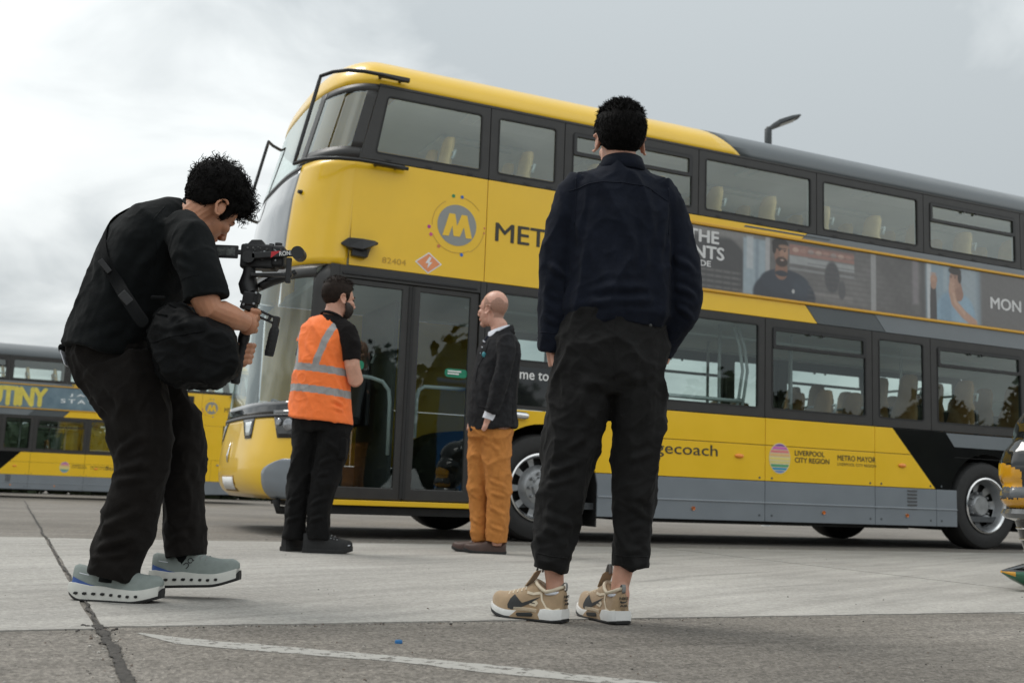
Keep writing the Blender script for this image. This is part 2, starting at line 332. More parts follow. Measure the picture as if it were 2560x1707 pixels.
painted_line('bay_line', [(2.0,4.72),(2.5,4.88),(3.4,5.2)], .07, MATS['faded_line_paint'])
# ---------------------------------------------------------------- double-decker bus
YEL = (.885,.545,.012)
m_yel = mat('bus_yellow_paint', YEL, .34, coat=.55, var=.03, vscale=3, rvar=.06, bump=.22, bscale=2.6)
m_grey = mat('bus_grey_paint', (.20,.225,.25), .36, coat=.4, var=.05, vscale=3, rvar=.06)
m_slate = mat('bus_slate_paint', (.072,.085,.092), .42, coat=.35, var=.06, vscale=2.5, rvar=.06)
m_midg = mat('bus_mid_grey_paint', (.16,.18,.195), .35, coat=.4, var=.05, vscale=3)
m_blk = mat('bus_black_paint', (.008,.008,.009), .07, coat=.0, var=.2, vscale=3)
m_frame = mat('window_frame_rubber', (.030,.029,.028), .42, var=.15, vscale=8, spec=.5)
m_rub = mat('black_rubber', (.018,.018,.018), .7, var=.2, vscale=30)
m_plas = mat('black_plastic', (.015,.015,.016), .38, var=.2, vscale=40)
m_under = mat('underframe_black', (.012,.012,.012), .85, var=.3, vscale=10)
m_alloy = mat('wheel_steel_silver', (.36,.37,.38), .38, metal=.75, var=.15, vscale=12, rvar=.1)
m_chrome = mat('polished_wheel_ring', (.78,.78,.78), .18, metal=1, var=.05, vscale=20)
m_in = mat('interior_pale_lining', (.55,.60,.585), .6, var=.06, vscale=3)
m_inl = mat('interior_lower_shaded_lining', (.05,.053,.053), .6, var=.08, vscale=3)  # lower-deck lining, with the interior shade darkened into its colour
m_ceil = mat('interior_ceiling_white', (.80,.84,.82), .55, var=.04, vscale=3)
m_floor = mat('interior_floor_vinyl', (.06,.065,.07), .6, var=.3, vscale=30)
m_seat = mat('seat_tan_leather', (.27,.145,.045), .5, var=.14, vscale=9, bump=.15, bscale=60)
m_seatu = mat('seat_tan_leather_brightened', (.78,.56,.25), .5, var=.10, vscale=9, bump=.15, bscale=60)  # same tan leather, with the paleness of window reflections put into its colour
m_seatd = mat('seat_shell_dark', (.03,.03,.032), .5, var=.2, vscale=9)
m_pole = mat('grab_pole_pale', (.55,.60,.60), .3, var=.05, vscale=9)
m_amber = mat('amber_reflector', (.86,.27,.02), .25, coat=.5, var=.15, vscale=80)
m_white = mat('white_print', (.80,.80,.79), .5, var=.04, vscale=30)
m_dkp = mat('dark_grey_print', (.040,.038,.030), .5, var=.15, vscale=30)
m_green = mat('green_sticker', (.01,.22,.12), .4, var=.1, vscale=60)
g_up = glass('glass_upper_deck', (.84,.91,.88), .165, .01)
g_lo = glass('glass_lower_deck', (.72,.80,.78), .10)
g_ws = glass('glass_windscreen', (.80,.86,.85), .12, .01)
g_dark = mat('dark_glass_panel', (.010,.011,.012), .03, coat=.2, var=.1, vscale=2, spec=.8)
g_front = mat('smoked_front_panel', (.26,.275,.285), .07, coat=.6, var=.05, vscale=2, spec=.8)
BW = 2.55
def itp(tab, x):
    if x <= tab[0][0]: return tab[0][1]
    for (a, b), (c, d) in zip(tab[:-1], tab[1:]):
        if x <= c: return b + (d-b)*(x-a)/(c-a)
    return tab[-1][1]
FZ = [(.28,-2.36),(.32,-2.43),(.36,-2.485),(.42,-2.515),(.52,-2.53),(.65,-2.525),(.95,-2.485),(1.35,-2.43),(2.2,-2.40),(2.6,-2.375),(2.9,-2.345),(3.27,-2.26),(3.77,-2.13),(3.9,-2.10)]
def SS(z): return -2.03 if z < 2.262 else itp([(2.262,-1.90),(3.21,-1.845),(3.88,-1.70)], z)
def front_pt(th, z, off=0.0):
    t = -cos(th); F = itp(FZ, z); D = SS(z)-F
    def S(tt): tt = min(abs(tt), 1); return F + D*(1-sqrt(max(0, 1-tt**3)))
    x, y = S(t), BW/2*(1+t)
    if off:
        e = .02; t2, t1 = -cos(min(pi, th+e)), -cos(max(0, th-e))
        tx, ty = S(t2)-S(t1), BW/2*(t2-t1); l = sqrt(tx*tx+ty*ty) or 1
        nx_, ny_ = -ty/l, tx/l                # outward: towards -s at the centre
        x += nx_*off; y += ny_*off
    return (x, y, z)
def front_patch(bus, name, zs, th0, th1, m, n=26, off=0.0, thick=.012, smooth=True):
    zs = list(zs); V = []
    for z in zs:
        a = th0(z) if callable(th0) else th0; b = th1(z) if callable(th1) else th1
        for i in range(n+1): V.append(front_pt(a+(b-a)*i/n, z, off))
    F = [(j*(n+1)+i, j*(n+1)+i+1, (j+1)*(n+1)+i+1, (j+1)*(n+1)+i) for j in range(len(zs)-1) for i in range(n)]
    o = MB().add(V, F).build(name, m, bus, smooth=smooth, norm=False)
    # orient outward and give the sheet thickness
    me = o.data; bm = bmesh.new(); bm.from_mesh(me); c = Vector((2, BW/2, zs[len(zs)//2]))
    bm.normal_update()
    fl = [f for f in bm.faces if f.normal.dot(f.calc_center_median()-c) < 0]
    if len(fl) > len(bm.faces)/2: bmesh.ops.reverse_faces(bm, faces=bm.faces)
    bm.to_mesh(me); bm.free()
    if thick:
        q = o.modifiers.new('Solidify', 'SOLIDIFY'); q.thickness = thick; q.offset = -1
    return o
def rz(a, b, n): return list(np.linspace(a, b, n))
class Side:
    """maps the side elevation (s, z) and depth-from-skin d to bus space, for the kerb side or the road side"""
    def __init__(s, near): s.near = near
    def P(s, a, z, d=0): return (a, d if s.near else BW-d, z)
    def prism(s, mb, poly, d0, d1, m=0):
        return mb.prism(poly, d0 if s.near else BW-d0, d1 if s.near else BW-d1, 'y', m)
    def panel(s, bus, name, poly, m, d0=0.0, d1=.02, bevel=.003):
        mb = MB(); s.prism(mb, poly, d0, d1); return mb.build(name, m, bus, bevel=bevel, seg=2)
    def flat(s, bus, name, v2, f, m, d=-.003):
        return MB().add([s.P(q[0], q[1], d-(q[2] if len(q) > 2 else 0)) for q in v2], f).build(name, m, bus)
    def text(s, bus, name, txt, s0, s1, z0, z1, m, bold=.0, d=-.003, spacing=1.0, slope=0):
        v, f = text_mesh(txt, bold, spacing)
        if s.near: q = [(s0+(s1-s0)*x, z0+(z1-z0)*y, w) for x, y, w in v]
        else: q = [(s1-(s1-s0)*x, z0+(z1-z0)*y, w) for x, y, w in v]
        return s.flat(bus, name, q, f, m, d)
def rect(a, b, c, d): return [(a, c), (b, c), (b, d), (a, d)]
def circ(cx, cy, r, n=32, a0=0, a1=2*pi): return [(cx+r*cos(a0+(a1-a0)*i/n), cy+r*sin(a0+(a1-a0)*i/n)) for i in range(n if a1-a0 > 6.28 else n+1)]
def rrect(a, b, c, d, r=.03, k=4):
    P = []
    for cx, cy, a0 in ((b-r, d-r, 0), (a+r, d-r, pi/2), (a+r, c+r, pi), (b-r, c+r, 1.5*pi)):
        P += [(cx+r*cos(a0+pi/2*i/k), cy+r*sin(a0+pi/2*i/k)) for i in range(k+1)]
    return P
def ring_faces(outer, inner, S, d0, d1):
    """frame between an outer and inner polyline with the same count"""
    n = len(outer); V = [S.P(a, z, d0) for a, z in outer]+[S.P(a, z, d0) for a, z in inner]+[S.P(a, z, d1) for a, z in outer]+[S.P(a, z, d1) for a, z in inner]
    F = []
    for i in range(n):
        j = (i+1) % n
        F += [(i, j, n+j, n+i), (2*n+i, 3*n+i, 3*n+j, 2*n+j), (n+i, n+j, 3*n+j, 3*n+i), (i, 2*n+i, 2*n+j, j)]
    return V, F
def window(bus, S, fr, hole, gl, hopper=False, slant=0.0, name='window', fill=None, fslant=.142):
    a, b, c, d = fr; h0, h1, h2, h3 = hole; g = .004
    r = .028; k = 4
    inn = rrect(h0, h1, h2, h3, r, k)
    if slant: inn = [(x+(slant*(z-h2)/(h3-h2) if x < (h0+h1)/2 else 0), z) for x, z in inn]
    # outer loop with the same number of points, one corner fan per corner
    outl = []
    for cx, cy in ((b-g, d-g), (a+g, d-g), (a+g, c+g), (b-g, c+g)): outl += [(cx, cy)]*(k+1)
    outl = [(x+(fslant*(z-c)/(d-c) if slant and x < (a+b)/2 else 0), z) for x, z in outl]
    V, F = ring_faces(outl, inn, S, 0.0, .03)
    mb = MB().add(V, F); w = mb.build(name, m_frame, bus, weld=True)
    # proud rubber lip round the pane
    o2 = rrect(h0-.006, h1+.006, h2-.006, h3+.006, r+.006, k); i2 = rrect(h0+.008, h1-.008, h2+.008, h3-.008, r-.008, k)
    sl = lambda P: [(x+(slant*(z-h2)/(h3-h2) if x < (h0+h1)/2 else 0), z) for x, z in P] if slant else P
    V, F = ring_faces(sl(o2), sl(i2), S, -.004, .012); MB().add(V, F).build('pane_seal', m_rub, w)
    pane = MB(); S.prism(pane, sl(rrect(h0+.002, h1-.002, h2+.002, h3-.002, r-.002, k)), .008, .012)
    # one thin sheet of glass
    v2 = sl(rrect(h0+.002, h1-.002, h2+.002, h3-.002, r-.002, k))
    MB().add([S.P(x, z, .010) for x, z in v2], [tuple(range(len(v2)))]).build('pane', fill or gl, w)
    if hopper:
        z0 = h3-.215
        V, F = ring_faces(rrect(h0+.004, h1-.004, z0, h3-.004, .02, k), rrect(h0+.036, h1-.036, z0+.034, h3-.034, .014, k), S, -.010, .014)
        hp = MB().add(V, F).build('hopper_frame', m_plas, w)
        cl = MB()
        for q in (.38, .52): cl.obox(S.P(h0+(h1-h0)*q, h3-.04, -.014), (.012,.008,.012))
        cl.build('catch', m_plas, hp)
    # small drain clips on the bottom rail
    if h2 > 3:
        cl = MB()
        for q in (.12, .5, .9): cl.obox(S.P(h0+(h1-h0)*q, c+.022, -.001), (.028,.004,.006))
        cl.build('drain_clip', m_plas, w)
    return w
def wheel(bus, s, near, rear):
    side = 1 if near else -1; y0 = .03 if near else BW-.03
    e = empty('wheel', (s, y0, .48)); e.parent = bus
    if not near: e.rotation_euler = (0,0,pi)
    tw = .29
    prof = [(.30,0.0),(.315,-.012),(.36,-.018),(.42,-.015),(.455,-.004),(.472,.02),(.478,.05),(.478,tw-.05),(.472,tw-.02),(.455,tw),(.30,tw)]
    ty = MB().lathe(prof, 64).build('tyre', m_rub, e, smooth='auto')
    gr = MB()
    for d in (.07,.115,.16,.205): gr.lathe([(.4795,d),(.4795,d+.006)], 48)
    gr.build('tread_groove', m_under, ty)
    n = 80
    if not rear:
        rings = [(.305,-.022),(.292,-.026),(.280,-.012),(.262,.03),(.245,.034),(.20,.034),(.186,.02),(.170,-.012),(.155,-.03),(.10,-.036),(.085,-.06),(.05,-.066),(.0,-.066)]
        hole_r = (3, 5); nh = 10
    else:
        rings = [(.305,-.022),(.290,-.028),(.276,-.010),(.262,.02),(.250,.085),(.240,.10),(.22,.115),(.165,.125),(.150,.125),(.13,.10),(.118,.06),(.10,.045),(.05,.045),(0,.045)]
        hole_r = (5, 8); nh = 8
    mb = MB(); V = [(r*cos(2*pi*j/n), d, r*sin(2*pi*j/n)) for r, d in rings for j in range(n)]; F = []; Mx = []
    for i in range(len(rings)-1):
        for j in range(n):
            ph = (j*nh/n) % 1
            if hole_r[0] <= i < hole_r[1] and .22 < ph < .78: continue
            F.append((i*n+j, i*n+(j+1)%n, (i+1)*n+(j+1)%n, (i+1)*n+j)); mb.m.append(1 if i < 2 else 0)
    mb.v = V; mb.f = F; rim = mb.build('rim', [m_alloy, m_chrome], e, smooth='auto')
    MB().lathe([(.30,.10 if not rear else .16),(0,.10 if not rear else .16)], 32).build('brake_drum', m_under, e)
    for j in range(10):
        a = 2*pi*j/10; rr = .128 if not rear else .142; nu = MB()
        nu.lathe([(.016,.0),(.016,-.03),(.010,-.042),(0,-.042)], 8, c=(rr*cos(a), -.03 if not rear else .10, rr*sin(a)))
        nu.build('wheel_nut', m_alloy, rim, smooth='auto')
    return e
def seat(bus, s, y, zf, lm=None):
    """pair of high-backed seats facing the front (-s)"""
    e = empty('seat', (s, y, zf)); e.parent = bus
    for k, dy in enumerate((-.22, .22)):
        c = MB()
        rows = [(.42,.20,.30),(.60,.205,.05+.26),(.80,.20,.345),(.95,.175,.375),(1.02,.135,.39),(1.10,.135,.405),(1.20,.13,.42),(1.255,.10,.43),(1.27,.05,.435)]
        R_ = []
        for h, w, x in rows:
            R_.append([(x+.045*cos(q)*(1 if cos(q) > 0 else .8), dy+w*sin(q)*(abs(sin(q))**-.35 if abs(sin(q)) > .05 else 1), h) for q in [2*pi*i/16 for i in range(16)]])
        c.loft(R_); c.build('backrest', lm or m_seat, e, smooth='auto')
        b = MB(); b.loft([[(x0, dy-w, z), (x0, dy+w, z), (x0, dy+w, z+.09), (x0, dy-w, z+.09)] for x0, w, z in ((-.12,.18,.40),(-.09,.205,.41),(.30,.205,.39))]); b.build('cushion', lm or m_seat, e, bevel=.02)
    sh = MB(); sh.box(.36,.40,-.43,.43,.40,.92); sh.box(.02,.22,-.05,.05,0,.40); sh.build('seat_shell', m_seatd, e, bevel=.01)
    gr = MB().tube([(.40,-.40,1.02),(.43,-.40,1.10),(.43,.40,1.10),(.40,.40,1.02)], .014, 8).build('grab_handle', m_pole, e, smooth=True)
    return e
def build_bus():
    bus = empty('double_decker_bus')
    NS, OS = Side(True), Side(False)
    # ---------------- front end
    T = radians
    fp = lambda *a, **k: front_patch(bus, *a, **k)
    fp('front_bumper', rz(.30,.985,16), 0, pi, m_yel, n=60)
    gcut = lambda z: T(43) - T(16)*max(0, (z-.50)/.13)**2.2 if z > .50 else T(43)
    for a, b in ((lambda z: T(2), gcut), (lambda z: pi-gcut(z), lambda z: pi-T(2))):
        fp('corner_guard', rz(.302,.632,14), a, b, m_grey, n=14, off=.004, thick=.008)
    # lower windscreen: glass with a black lower border
    lowz = lambda z: z
    ws = fp('windscreen', rz(1.10,2.20,16), T(16), pi-T(16), g_ws, n=46, off=.0, thick=0)
    fp('windscreen_border', rz(.99,1.105,4), T(14), pi-T(14), g_dark, n=46, off=.003, thick=.006)
    fp('windscreen_header', rz(2.14,2.262,4), T(14), pi-T(14), m_frame, n=46, off=.003, thick=.006)
    for a, b in ((T(1), T(16.3)), (pi-T(16.3), pi-T(1))): fp('front_pillar', rz(.985,2.262,12), a, b, m_frame, n=6, off=.002, thick=.02)
    # headlamp pods and daytime lamps
    for mir in (0, 1):
        f = (lambda g_: (lambda z: pi-g_(z))) if mir else (lambda g_: g_)
        a = f(lambda z: T(4)); b = f(lambda z: T(33)+T(6)*(z-.80)/.2)
        if mir: a, b = b, a
        pod = fp('headlamp', rz(.80,1.03,7), a, b, g_dark, n=14, off=.007, thick=.01)
        lm = MB()
        for th, z, r in ((14,.90,.062),(25,.91,.05),(33,.93,.03)):
            th = T(180-th) if mir else T(th); p = Vector(front_pt(th, z, .008)); q = Vector(front_pt(th, z, .03)); d = (q-p).normalized()
            lm.tube([p+d*.0, p+d*.012, p+d*.018], [r, r, r*.8], 20)
        lm.build('lamp_lens', mat('lamp_lens_clear', (.30,.31,.33), .12, metal=.5, coat=.6, var=.3, vscale=60), pod, smooth='auto')
        a = f(lambda z: T(58)); b = f(lambda z: T(66)+T(8)*(z-.80)/.16)
        if mir: a, b = b, a
        dl = fp('day_lamp', rz(.80,.985,5), a, b, g_dark, n=8, off=.006, thick=.01)
        a = f(lambda z: T(60.5)); b = f(lambda z: T(65)+T(5)*(z-.80)/.16)
        if mir: a, b = b, a
        q = fp('day_lamp_lens', rz(.825,.945,4), a, b, mat('day_lamp_lens', (.70,.75,.76), .15, coat=.7, var=.15, vscale=50), n=6, off=.010, thick=.004); q.parent = dl
    fp('number_plate', rz(.36,.47,3), T(79), T(101), m_white, n=6, off=.006, thick=.004)
    fp('plate_recess', rz(.345,.485,3), T(77), T(103), mat('plate_recess_shade', (.30,.17,.01), .5, var=.1), n=6, off=.003, thick=.004)
    MB().tube([front_pt(pi/2, .60, .006), front_pt(pi/2, .66, .010), front_pt(pi/2, .78, .006)], [.006,.014,.003], 8).build('emblem', m_chrome, bus, smooth=True)
    fp('windscreen_sill', rz(.972,.998,3), T(14), pi-T(14), m_plas, n=46, off=.008, thick=.012)
    # between the decks
    ed = lambda z: T(51)
    for a, b in ((0, ed), (lambda z: pi-ed(z), pi)):
        fp('corner_panel', rz(2.268,3.205,16), a, b, m_yel, n=18)
    fp('front_panel', rz(2.268,3.17,16), lambda z: ed(z)+.004, lambda z: pi-ed(z)-.004, g_front, n=30)
    # upper screen, pillars and quarter lights
    fp('upper_windscreen', rz(3.175,3.90,14), T(55), pi-T(55), g_ws, n=30, thick=0)
    for mir in (0, 1):
        M_ = (lambda a, b: (pi-b, pi-a)) if mir else (lambda a, b: (a, b))
        fp('upper_pillar', rz(3.205,3.89,12), *M_(T(49), T(55)), m_frame, n=4, off=.003, thick=.03)
        q = fp('quarter_light', rz(3.30,3.83,10), *M_(T(10), T(49.2)), glass('glass_quarter_tint', (.70,.78,.75), .18, .02) if not mir else MATS['glass_quarter_tint'], n=16, thick=0)
        for nm, zz, aa in (('quarter_frame', rz(3.205,3.305,3), (T(0),T(49.5))), ('quarter_frame', rz(3.82,3.89,3), (T(0),T(49.5))), ('quarter_frame', rz(3.30,3.825,10), (T(0),T(10.3)))):
            fp(nm, zz, *M_(*aa), m_frame, n=16, off=.002, thick=.02)
    fp('upper_screen_sill', rz(3.165,3.20,3), T(51), pi-T(51), m_frame, n=30, off=.004, thick=.015)
    # tree guards: bent bars round both front corners
    for mir in (0, 1):
        def gp(th, z, off):
            return front_pt(pi-th if mir else th, z, off)
        y_ = lambda d: BW-d if mir else d
        top = [(x, y_(d), z) for x, d, z in ((-1.50,-.055,3.945),(-1.70,-.075,3.952),(-1.86,-.055,3.958),(-1.99,.0,3.962),(-2.09,.10,3.962),(-2.165,.235,3.955))]
        bot = [(x, y_(d), z) for x, d, z in ((-2.345,.235,3.135),(-2.29,.09,3.138),(-2.18,-.02,3.143),(-2.04,-.08,3.15),(-1.88,-.095,3.16),(-1.68,-.08,3.165),(-1.42,-.055,3.165))]
        mid = [Vector(top[-1]).lerp(Vector(bot[0]), t) for t in (.08,.3,.5,.7,.92)]
        gd = MB().tube(top+[tuple(p) for p in mid]+bot, .0165, 10).build('tree_guard', m_plas, bus, smooth='auto')
        for zz in (3.955, 3.165):
          bk = MB(); bk.box(-1.75+.02,-1.45, min(y_(-.075),y_(-.035)), max(y_(-.075),y_(-.035)), zz-.018, zz+.018)
          for xx in (-1.52,-1.70): bk.box(xx-.012,xx+.012, min(y_(-.06),y_(0)), max(y_(-.06),y_(.01)), zz-.012, zz+.012)
          bk.build('guard_bracket', m_plas, gd, bevel=.004)
    # ---------------- roof
    prof = [(cos(a)**(2/3) if a < pi/2 else 0, sin(a)) for a in np.linspace(0, pi/2, 13)]
    base = [(8.28, 0.0)]; cut = 2.15
    ss = sorted(set(list(np.linspace(-1.70, 8.0, 45))))[::-1]
    base = [(s_, 0.0) for s_ in ss]+[front_pt(T(a), 3.885)[:2] for a in range(4, 180, 4)]+[(s_, BW) for s_ in ss[::-1]]
    def apex(b): return (max(b[0], -1.32), BW/2)
    V = []
    for b in base:
        A = apex(b)
        for h, v in prof: V.append((A[0]+(b[0]-A[0])*h, A[1]+(b[1]-A[1])*h, 3.885+.445*v))
    k = len(prof)
    def cutline(z): return 2.15-.30*min(1, (z-3.885)/.28)-.25*max(0, (z-4.16)/.17)
    for name, m, keep in (('roof', m_yel, lambda c: c[0] < cutline(c[2])), ('roof_rear', m_slate, lambda c: True)):
        F = []; 
        for i in range(len(base)-1):
            for j in range(k-1): F.append((i*k+j, (i+1)*k+j, (i+1)*k+j+1, i*k+j+1))
        mb = MB().add(V, F); o = mb.build(name, m, bus, smooth=True)
        bm = bmesh.new(); bm.from_mesh(o.data)
        # split exactly along the paint line
        for z_ in (3.885,):
            pass
        bmesh.ops.bisect_plane(bm, geom=list(bm.verts)+list(bm.edges)+list(bm.faces), dist=1e-5, plane_co=(2.15,0,3.885), plane_no=Vector((.90,0,.97)).normalized())
        rm = []
        for f in bm.faces:
            c = f.calc_center_median(); d = (c-Vector((2.15,0,3.885))).dot(Vector((.90,0,.97)))
            if (d > 0) == (name == 'roof'): rm.append(f)
        bmesh.ops.delete(bm, geom=rm, context='FACES'); bmesh.ops.recalc_face_normals(bm, faces=bm.faces)
        bm.normal_update()
        if bm.faces and sum(1 for f in bm.faces if f.normal.z > -.05) < len(bm.faces)/2: bmesh.ops.reverse_faces(bm, faces=bm.faces)
        bm.to_mesh(o.data); bm.free()
        q = o.modifiers.new('S', 'SOLIDIFY'); q.thickness = .015; q.offset = -1
    MB().box(-1.3,7.9,.16,2.39,4.085,4.095).build('upper_ceiling', m_ceil, bus)
    for i in range(5):
        s0 = -.55+1.68*i
        for y0 in (.32, 1.50):
            V_, F_ = ring_faces(rect(s0, s0+1.0, y0, y0+.68), rect(s0+.09, s0+.91, y0+.09, y0+.59), Side(True), 0, 1)
            mb = MB().box(s0, s0+.95, y0, y0+.70, 4.055, 4.083); mb.box(s0+.1, s0+.85, y0+.1, y0+.6, 4.035, 4.0545); mb.build('ceiling_panel', mat('ceiling_panel_white', (.85,.88,.87), .35, var=.03), bus, bevel=.006)
    # ---------------- both sides
    up_win = [((-1.842,-.635,3.21,3.88),(-1.70,-.72,3.28,3.80),False,.085),((-.635,.125,3.21,3.88),(-.55,.035,3.28,3.80),False,0),((.125,1.63,3.21,3.88),(.215,1.55,3.28,3.80),True,0),((1.63,3.115,3.21,3.88),(1.715,3.035,3.28,3.80),False,0),((3.115,4.615,3.21,3.88),(3.205,4.525,3.28,3.80),False,0),((4.615,6.125,3.21,3.88),(4.71,6.04,3.28,3.80),True,0),((6.125,7.9,3.21,3.88),(6.21,7.7,3.28,3.80),False,0)]
    lo_win = [((.80,2.46,1.26,2.27),(.89,2.375,1.355,2.19),False),((2.46,3.86,1.26,2.27),(2.55,3.77,1.355,2.18),True),((3.86,4.69,1.26,2.27),(3.955,4.585,1.355,2.19),False),((4.69,6.17,1.26,2.27),(4.79,6.075,1.355,2.18),True),((6.17,7.9,1.26,2.27),(6.26,7.75,1.355,2.19),False)]
    arch = lambda cs, a0, a1, r=.575: circ(cs, .47, r, 18, a0, a1)
    for S in (NS, OS):
        nr = S.near
        for fr, ho, hp, sl in up_win: window(bus, S, fr, ho, g_up, hp, sl)
        for fr, ho, hp in lo_win: window(bus, S, fr, ho, g_lo, hp)
        # cant rail above the upper windows
        S.panel(bus, 'cant_rail', rect(-1.70,7.95,3.878,3.90), m_frame, -.004, .02, .002)
        pn = lambda nm, poly, m, **k: S.panel(bus, nm, poly, m, **k)
        # between decks
        pn('side_panel', rect(-1.878,-.640,2.272,3.206), m_yel)
        pn('side_panel', rect(-.634,.93,2.272,3.206), m_yel)
        pn('waist_strip', rect(.936,2.98,3.14,3.206)[:1]+[(2.92,3.14),(2.99,3.206),(.936,3.206)], m_yel)
        pn('waist_strip', [(2.926,3.14),(7.95,3.14),(7.95,3.206),(2.996,3.206)], m_midg)
        pn('stripe_or_sheen', [(2.18,3.168),(3.28,3.168),(3.30,3.186),(2.20,3.186)], m_slate, d0=-.003, d1=0)
        pn('lower_strip', [(.936,2.272),(3.125,2.272),(2.965,2.452),(.936,2.452)], m_yel)
        pn('lower_strip', [(3.131,2.272),(4.05,2.272),(3.89,2.452),(2.971,2.452)], m_slate)
        pn('lower_strip', [(4.056,2.272),(7.95,2.272),(7.95,2.452),(3.896,2.452)], m_midg)
        for z in (2.452, 3.108):
            r = MB()
            y0, y1 = (-.022, .01) if nr else (BW-.01, BW+.022)
            r.box(.93, 7.9, y0, y1, z, z+.030); r.build('advert_rail', mat('rail_yellow', (.66,.345,.008), .35, coat=.4, var=.05), bus, bevel=.008, seg=3)
        # lower yellow panels with seams, sloping paint edge, then black
        if nr:
            P = [(-.62,1.165),(-.62,.50)]+[(q[0], q[1]) for q in arch(0, pi-.05, .40)]+[(.72,.70),(.72,.635),(.745,.635),(.745,1.165)]
            P = [(-.62,1.158),(-.62,.47)]+arch(0, pi, .30)+[(.548,.637),(.745,.637),(.745,1.158)]
            pn('arch_panel', P, m_yel)
            pn('skirt_panel', [(.575,.24),(.745,.24),(.745,.631),(.552,.631),(.575,.52)], m_grey)
            pn('side_panel', [(.751,.637),(2.465,.637),(2.465,.984),(.751,.984)], m_yel)
            pn('side_panel', [(.751,.990),(2.465,.990),(2.465,1.256),(.79,1.256),(.751,1.158)], m_yel)
        else:
            P = [(-1.02,1.256),(-1.02,.637),(-.555,.637)]+arch(0, pi-.30, .30)+[(.548,.637),(.745,.637),(.745,1.256)]
            pn('arch_panel', P, m_yel)
            pn('skirt_panel', [(.575,.24),(.745,.24),(.745,.631),(.552,.631),(.575,.52)], m_grey)
            pn('skirt_panel', [(-2.02,.28),(-.575,.24),(-.575,.50),(-.552,.631),(-2.02,.631)], m_grey)
            pn('side_panel', [(.751,.637),(2.465,.637),(2.465,.984),(.751,.984)], m_yel)
            pn('side_panel', [(.751,.990),(2.465,.990),(2.465,1.256),(.751,1.256)], m_yel)
            pn('side_panel', rect(-2.02,-1.026,.637,1.256), m_yel)
            pn('cab_panel', rect(-2.02,-1.35,1.262,2.266), m_yel); pn('side_panel', rect(-1.30,.795,1.262,2.266), m_yel)
            pn('cab_window', rect(-1.345,-1.305,1.33,2.30), m_blk)
            pn('door_handle', rect(-1.30,-1.18,1.10,1.14), m_alloy, d0=-.02, d1=.0)
        sl = lambda z: 4.74-(z-.63)*.61/.63
        pn('side_panel', [(2.471,.637),(3.885,.637),(3.885,.984),(2.471,.984)], m_yel)
        pn('side_panel', [(2.471,.990),(3.885,.990),(3.885,1.256),(2.471,1.256)], m_yel)
        pn('side_panel', [(3.891,.637),(sl(.637),.637),(sl(.984),.984),(3.891,.984)], m_yel)
        pn('side_panel', [(3.891,.990),(sl(.990),.990),(sl(1.256),1.256),(3.891,1.256)], m_yel)
        P = [(sl(.637)+.003,.637)]+[(5.5-.548,.637)]+arch(5.5, pi-.30, .30)+[(6.05,.637),(7.95,.637),(7.95,.984),(sl(.984)+.003,.984)]
        P = [(sl(.637)+.003,.637),(4.952,.637)]+[q for q in arch(5.5, pi-.30, 1.10)]
        # black rear panels round the arch
        P = [(sl(.637)+.003,.637),(4.952,.637)]+[q for q in arch(5.5, pi-.30, .30)]+[(6.05,.637),(7.95,.637),(7.95,1.256),(sl(1.256)+.003,1.256)]
        pn('rear_panel', P, m_blk)
        pn('seam_strip', rect(5.0+.02,7.9,.984,.990), m_under, d0=-.002, d1=0)
        P = [(4.62,1.07),(7.0,1.07),(7.0,1.20),(4.50,1.20)]
        pn('stripe_or_sheen', [(5.02,1.10),(7.9,1.10),(7.9,1.245),(4.90,1.245)], m_midg, d0=-.003, d1=0)  # reflected sheen along the top of the black panel, painted as a grey stripe
        for a, b in ((.751,2.465),(2.471,3.885),(3.891,4.742),(4.748,5.045)):
            pn('skirt_panel', rect(a, b, .24, .631), m_grey)
        pn('skirt_panel', rect(5.98,7.95,.26,.631), m_grey)
        rb = MB(); y0, y1 = (-.010, .004) if nr else (BW-.004, BW+.010)
        rb.box(.58, 5.045, y0, y1, .416, .428); rb.build('skirt_moulding', mat('moulding_pale_grey', (.28,.31,.34), .35, coat=.3, var=.05), bus, bevel=.004)
        # screws, reflectors, vents
        for q in (.80,.90,2.40,2.55,3.82,3.97,4.66,4.82):
            for z in (.665,.30): MB().tube([S.P(q, z, .0), S.P(q, z, -.004)], .011, 10).build('panel_screw', m_slate, bus)
        for q in (2.15, 4.26):
            MB().ell(S.P(q, .865, -.006), (.055,.014,.022), 16, 8).build('marker_lamp', m_amber, bus, smooth=True)
        for q in (1.62,3.20,4.32):
            MB().lathe([(.018,0),(.018,.010),(.012,.014),(0,.014)], 14, c=S.P(q, .345, -.014 if nr else 0)).build('side_reflector', m_amber, bus)
        vt = empty('vent'); vt.parent = bus
        for i in range(6):
            z = .612-.037*i; MB().add([S.P(4.33,z,-.003),S.P(4.47,z,-.003),S.P(4.46,z-.017,-.006),S.P(4.33,z-.017,-.006)], [(0,1,2,3)]).build('slat', m_blk, vt)
        # wheel-arch liners
        for cs in (0, 5.5):
            V = []; ya, yb = (.02, .62) if nr else (BW-.02, BW-.62)
            pts_ = [(cs-.58,.20)]+[(q[0], q[1]) for q in circ(cs, .47, .582, 16, pi, 0)][::1]+[(cs+.58,.20)]
            pts_ = [(cs-.58,.20)]+[(cs+.582*cos(pi-pi*i/16), .47+.582*sin(pi*i/16)) for i in range(17)]+[(cs+.58,.20)]
            n = len(pts_); MB().add([(a,ya,z) for a,z in pts_]+[(a,yb,z) for a,z in pts_], [(i,i+1,n+i+1,n+i) for i in range(n-1)]+[tuple(range(n,2*n))]).build('arch_liner', m_under, bus)
        wheel(bus, 0, nr, False); wheel(bus, 5.5, nr, True)
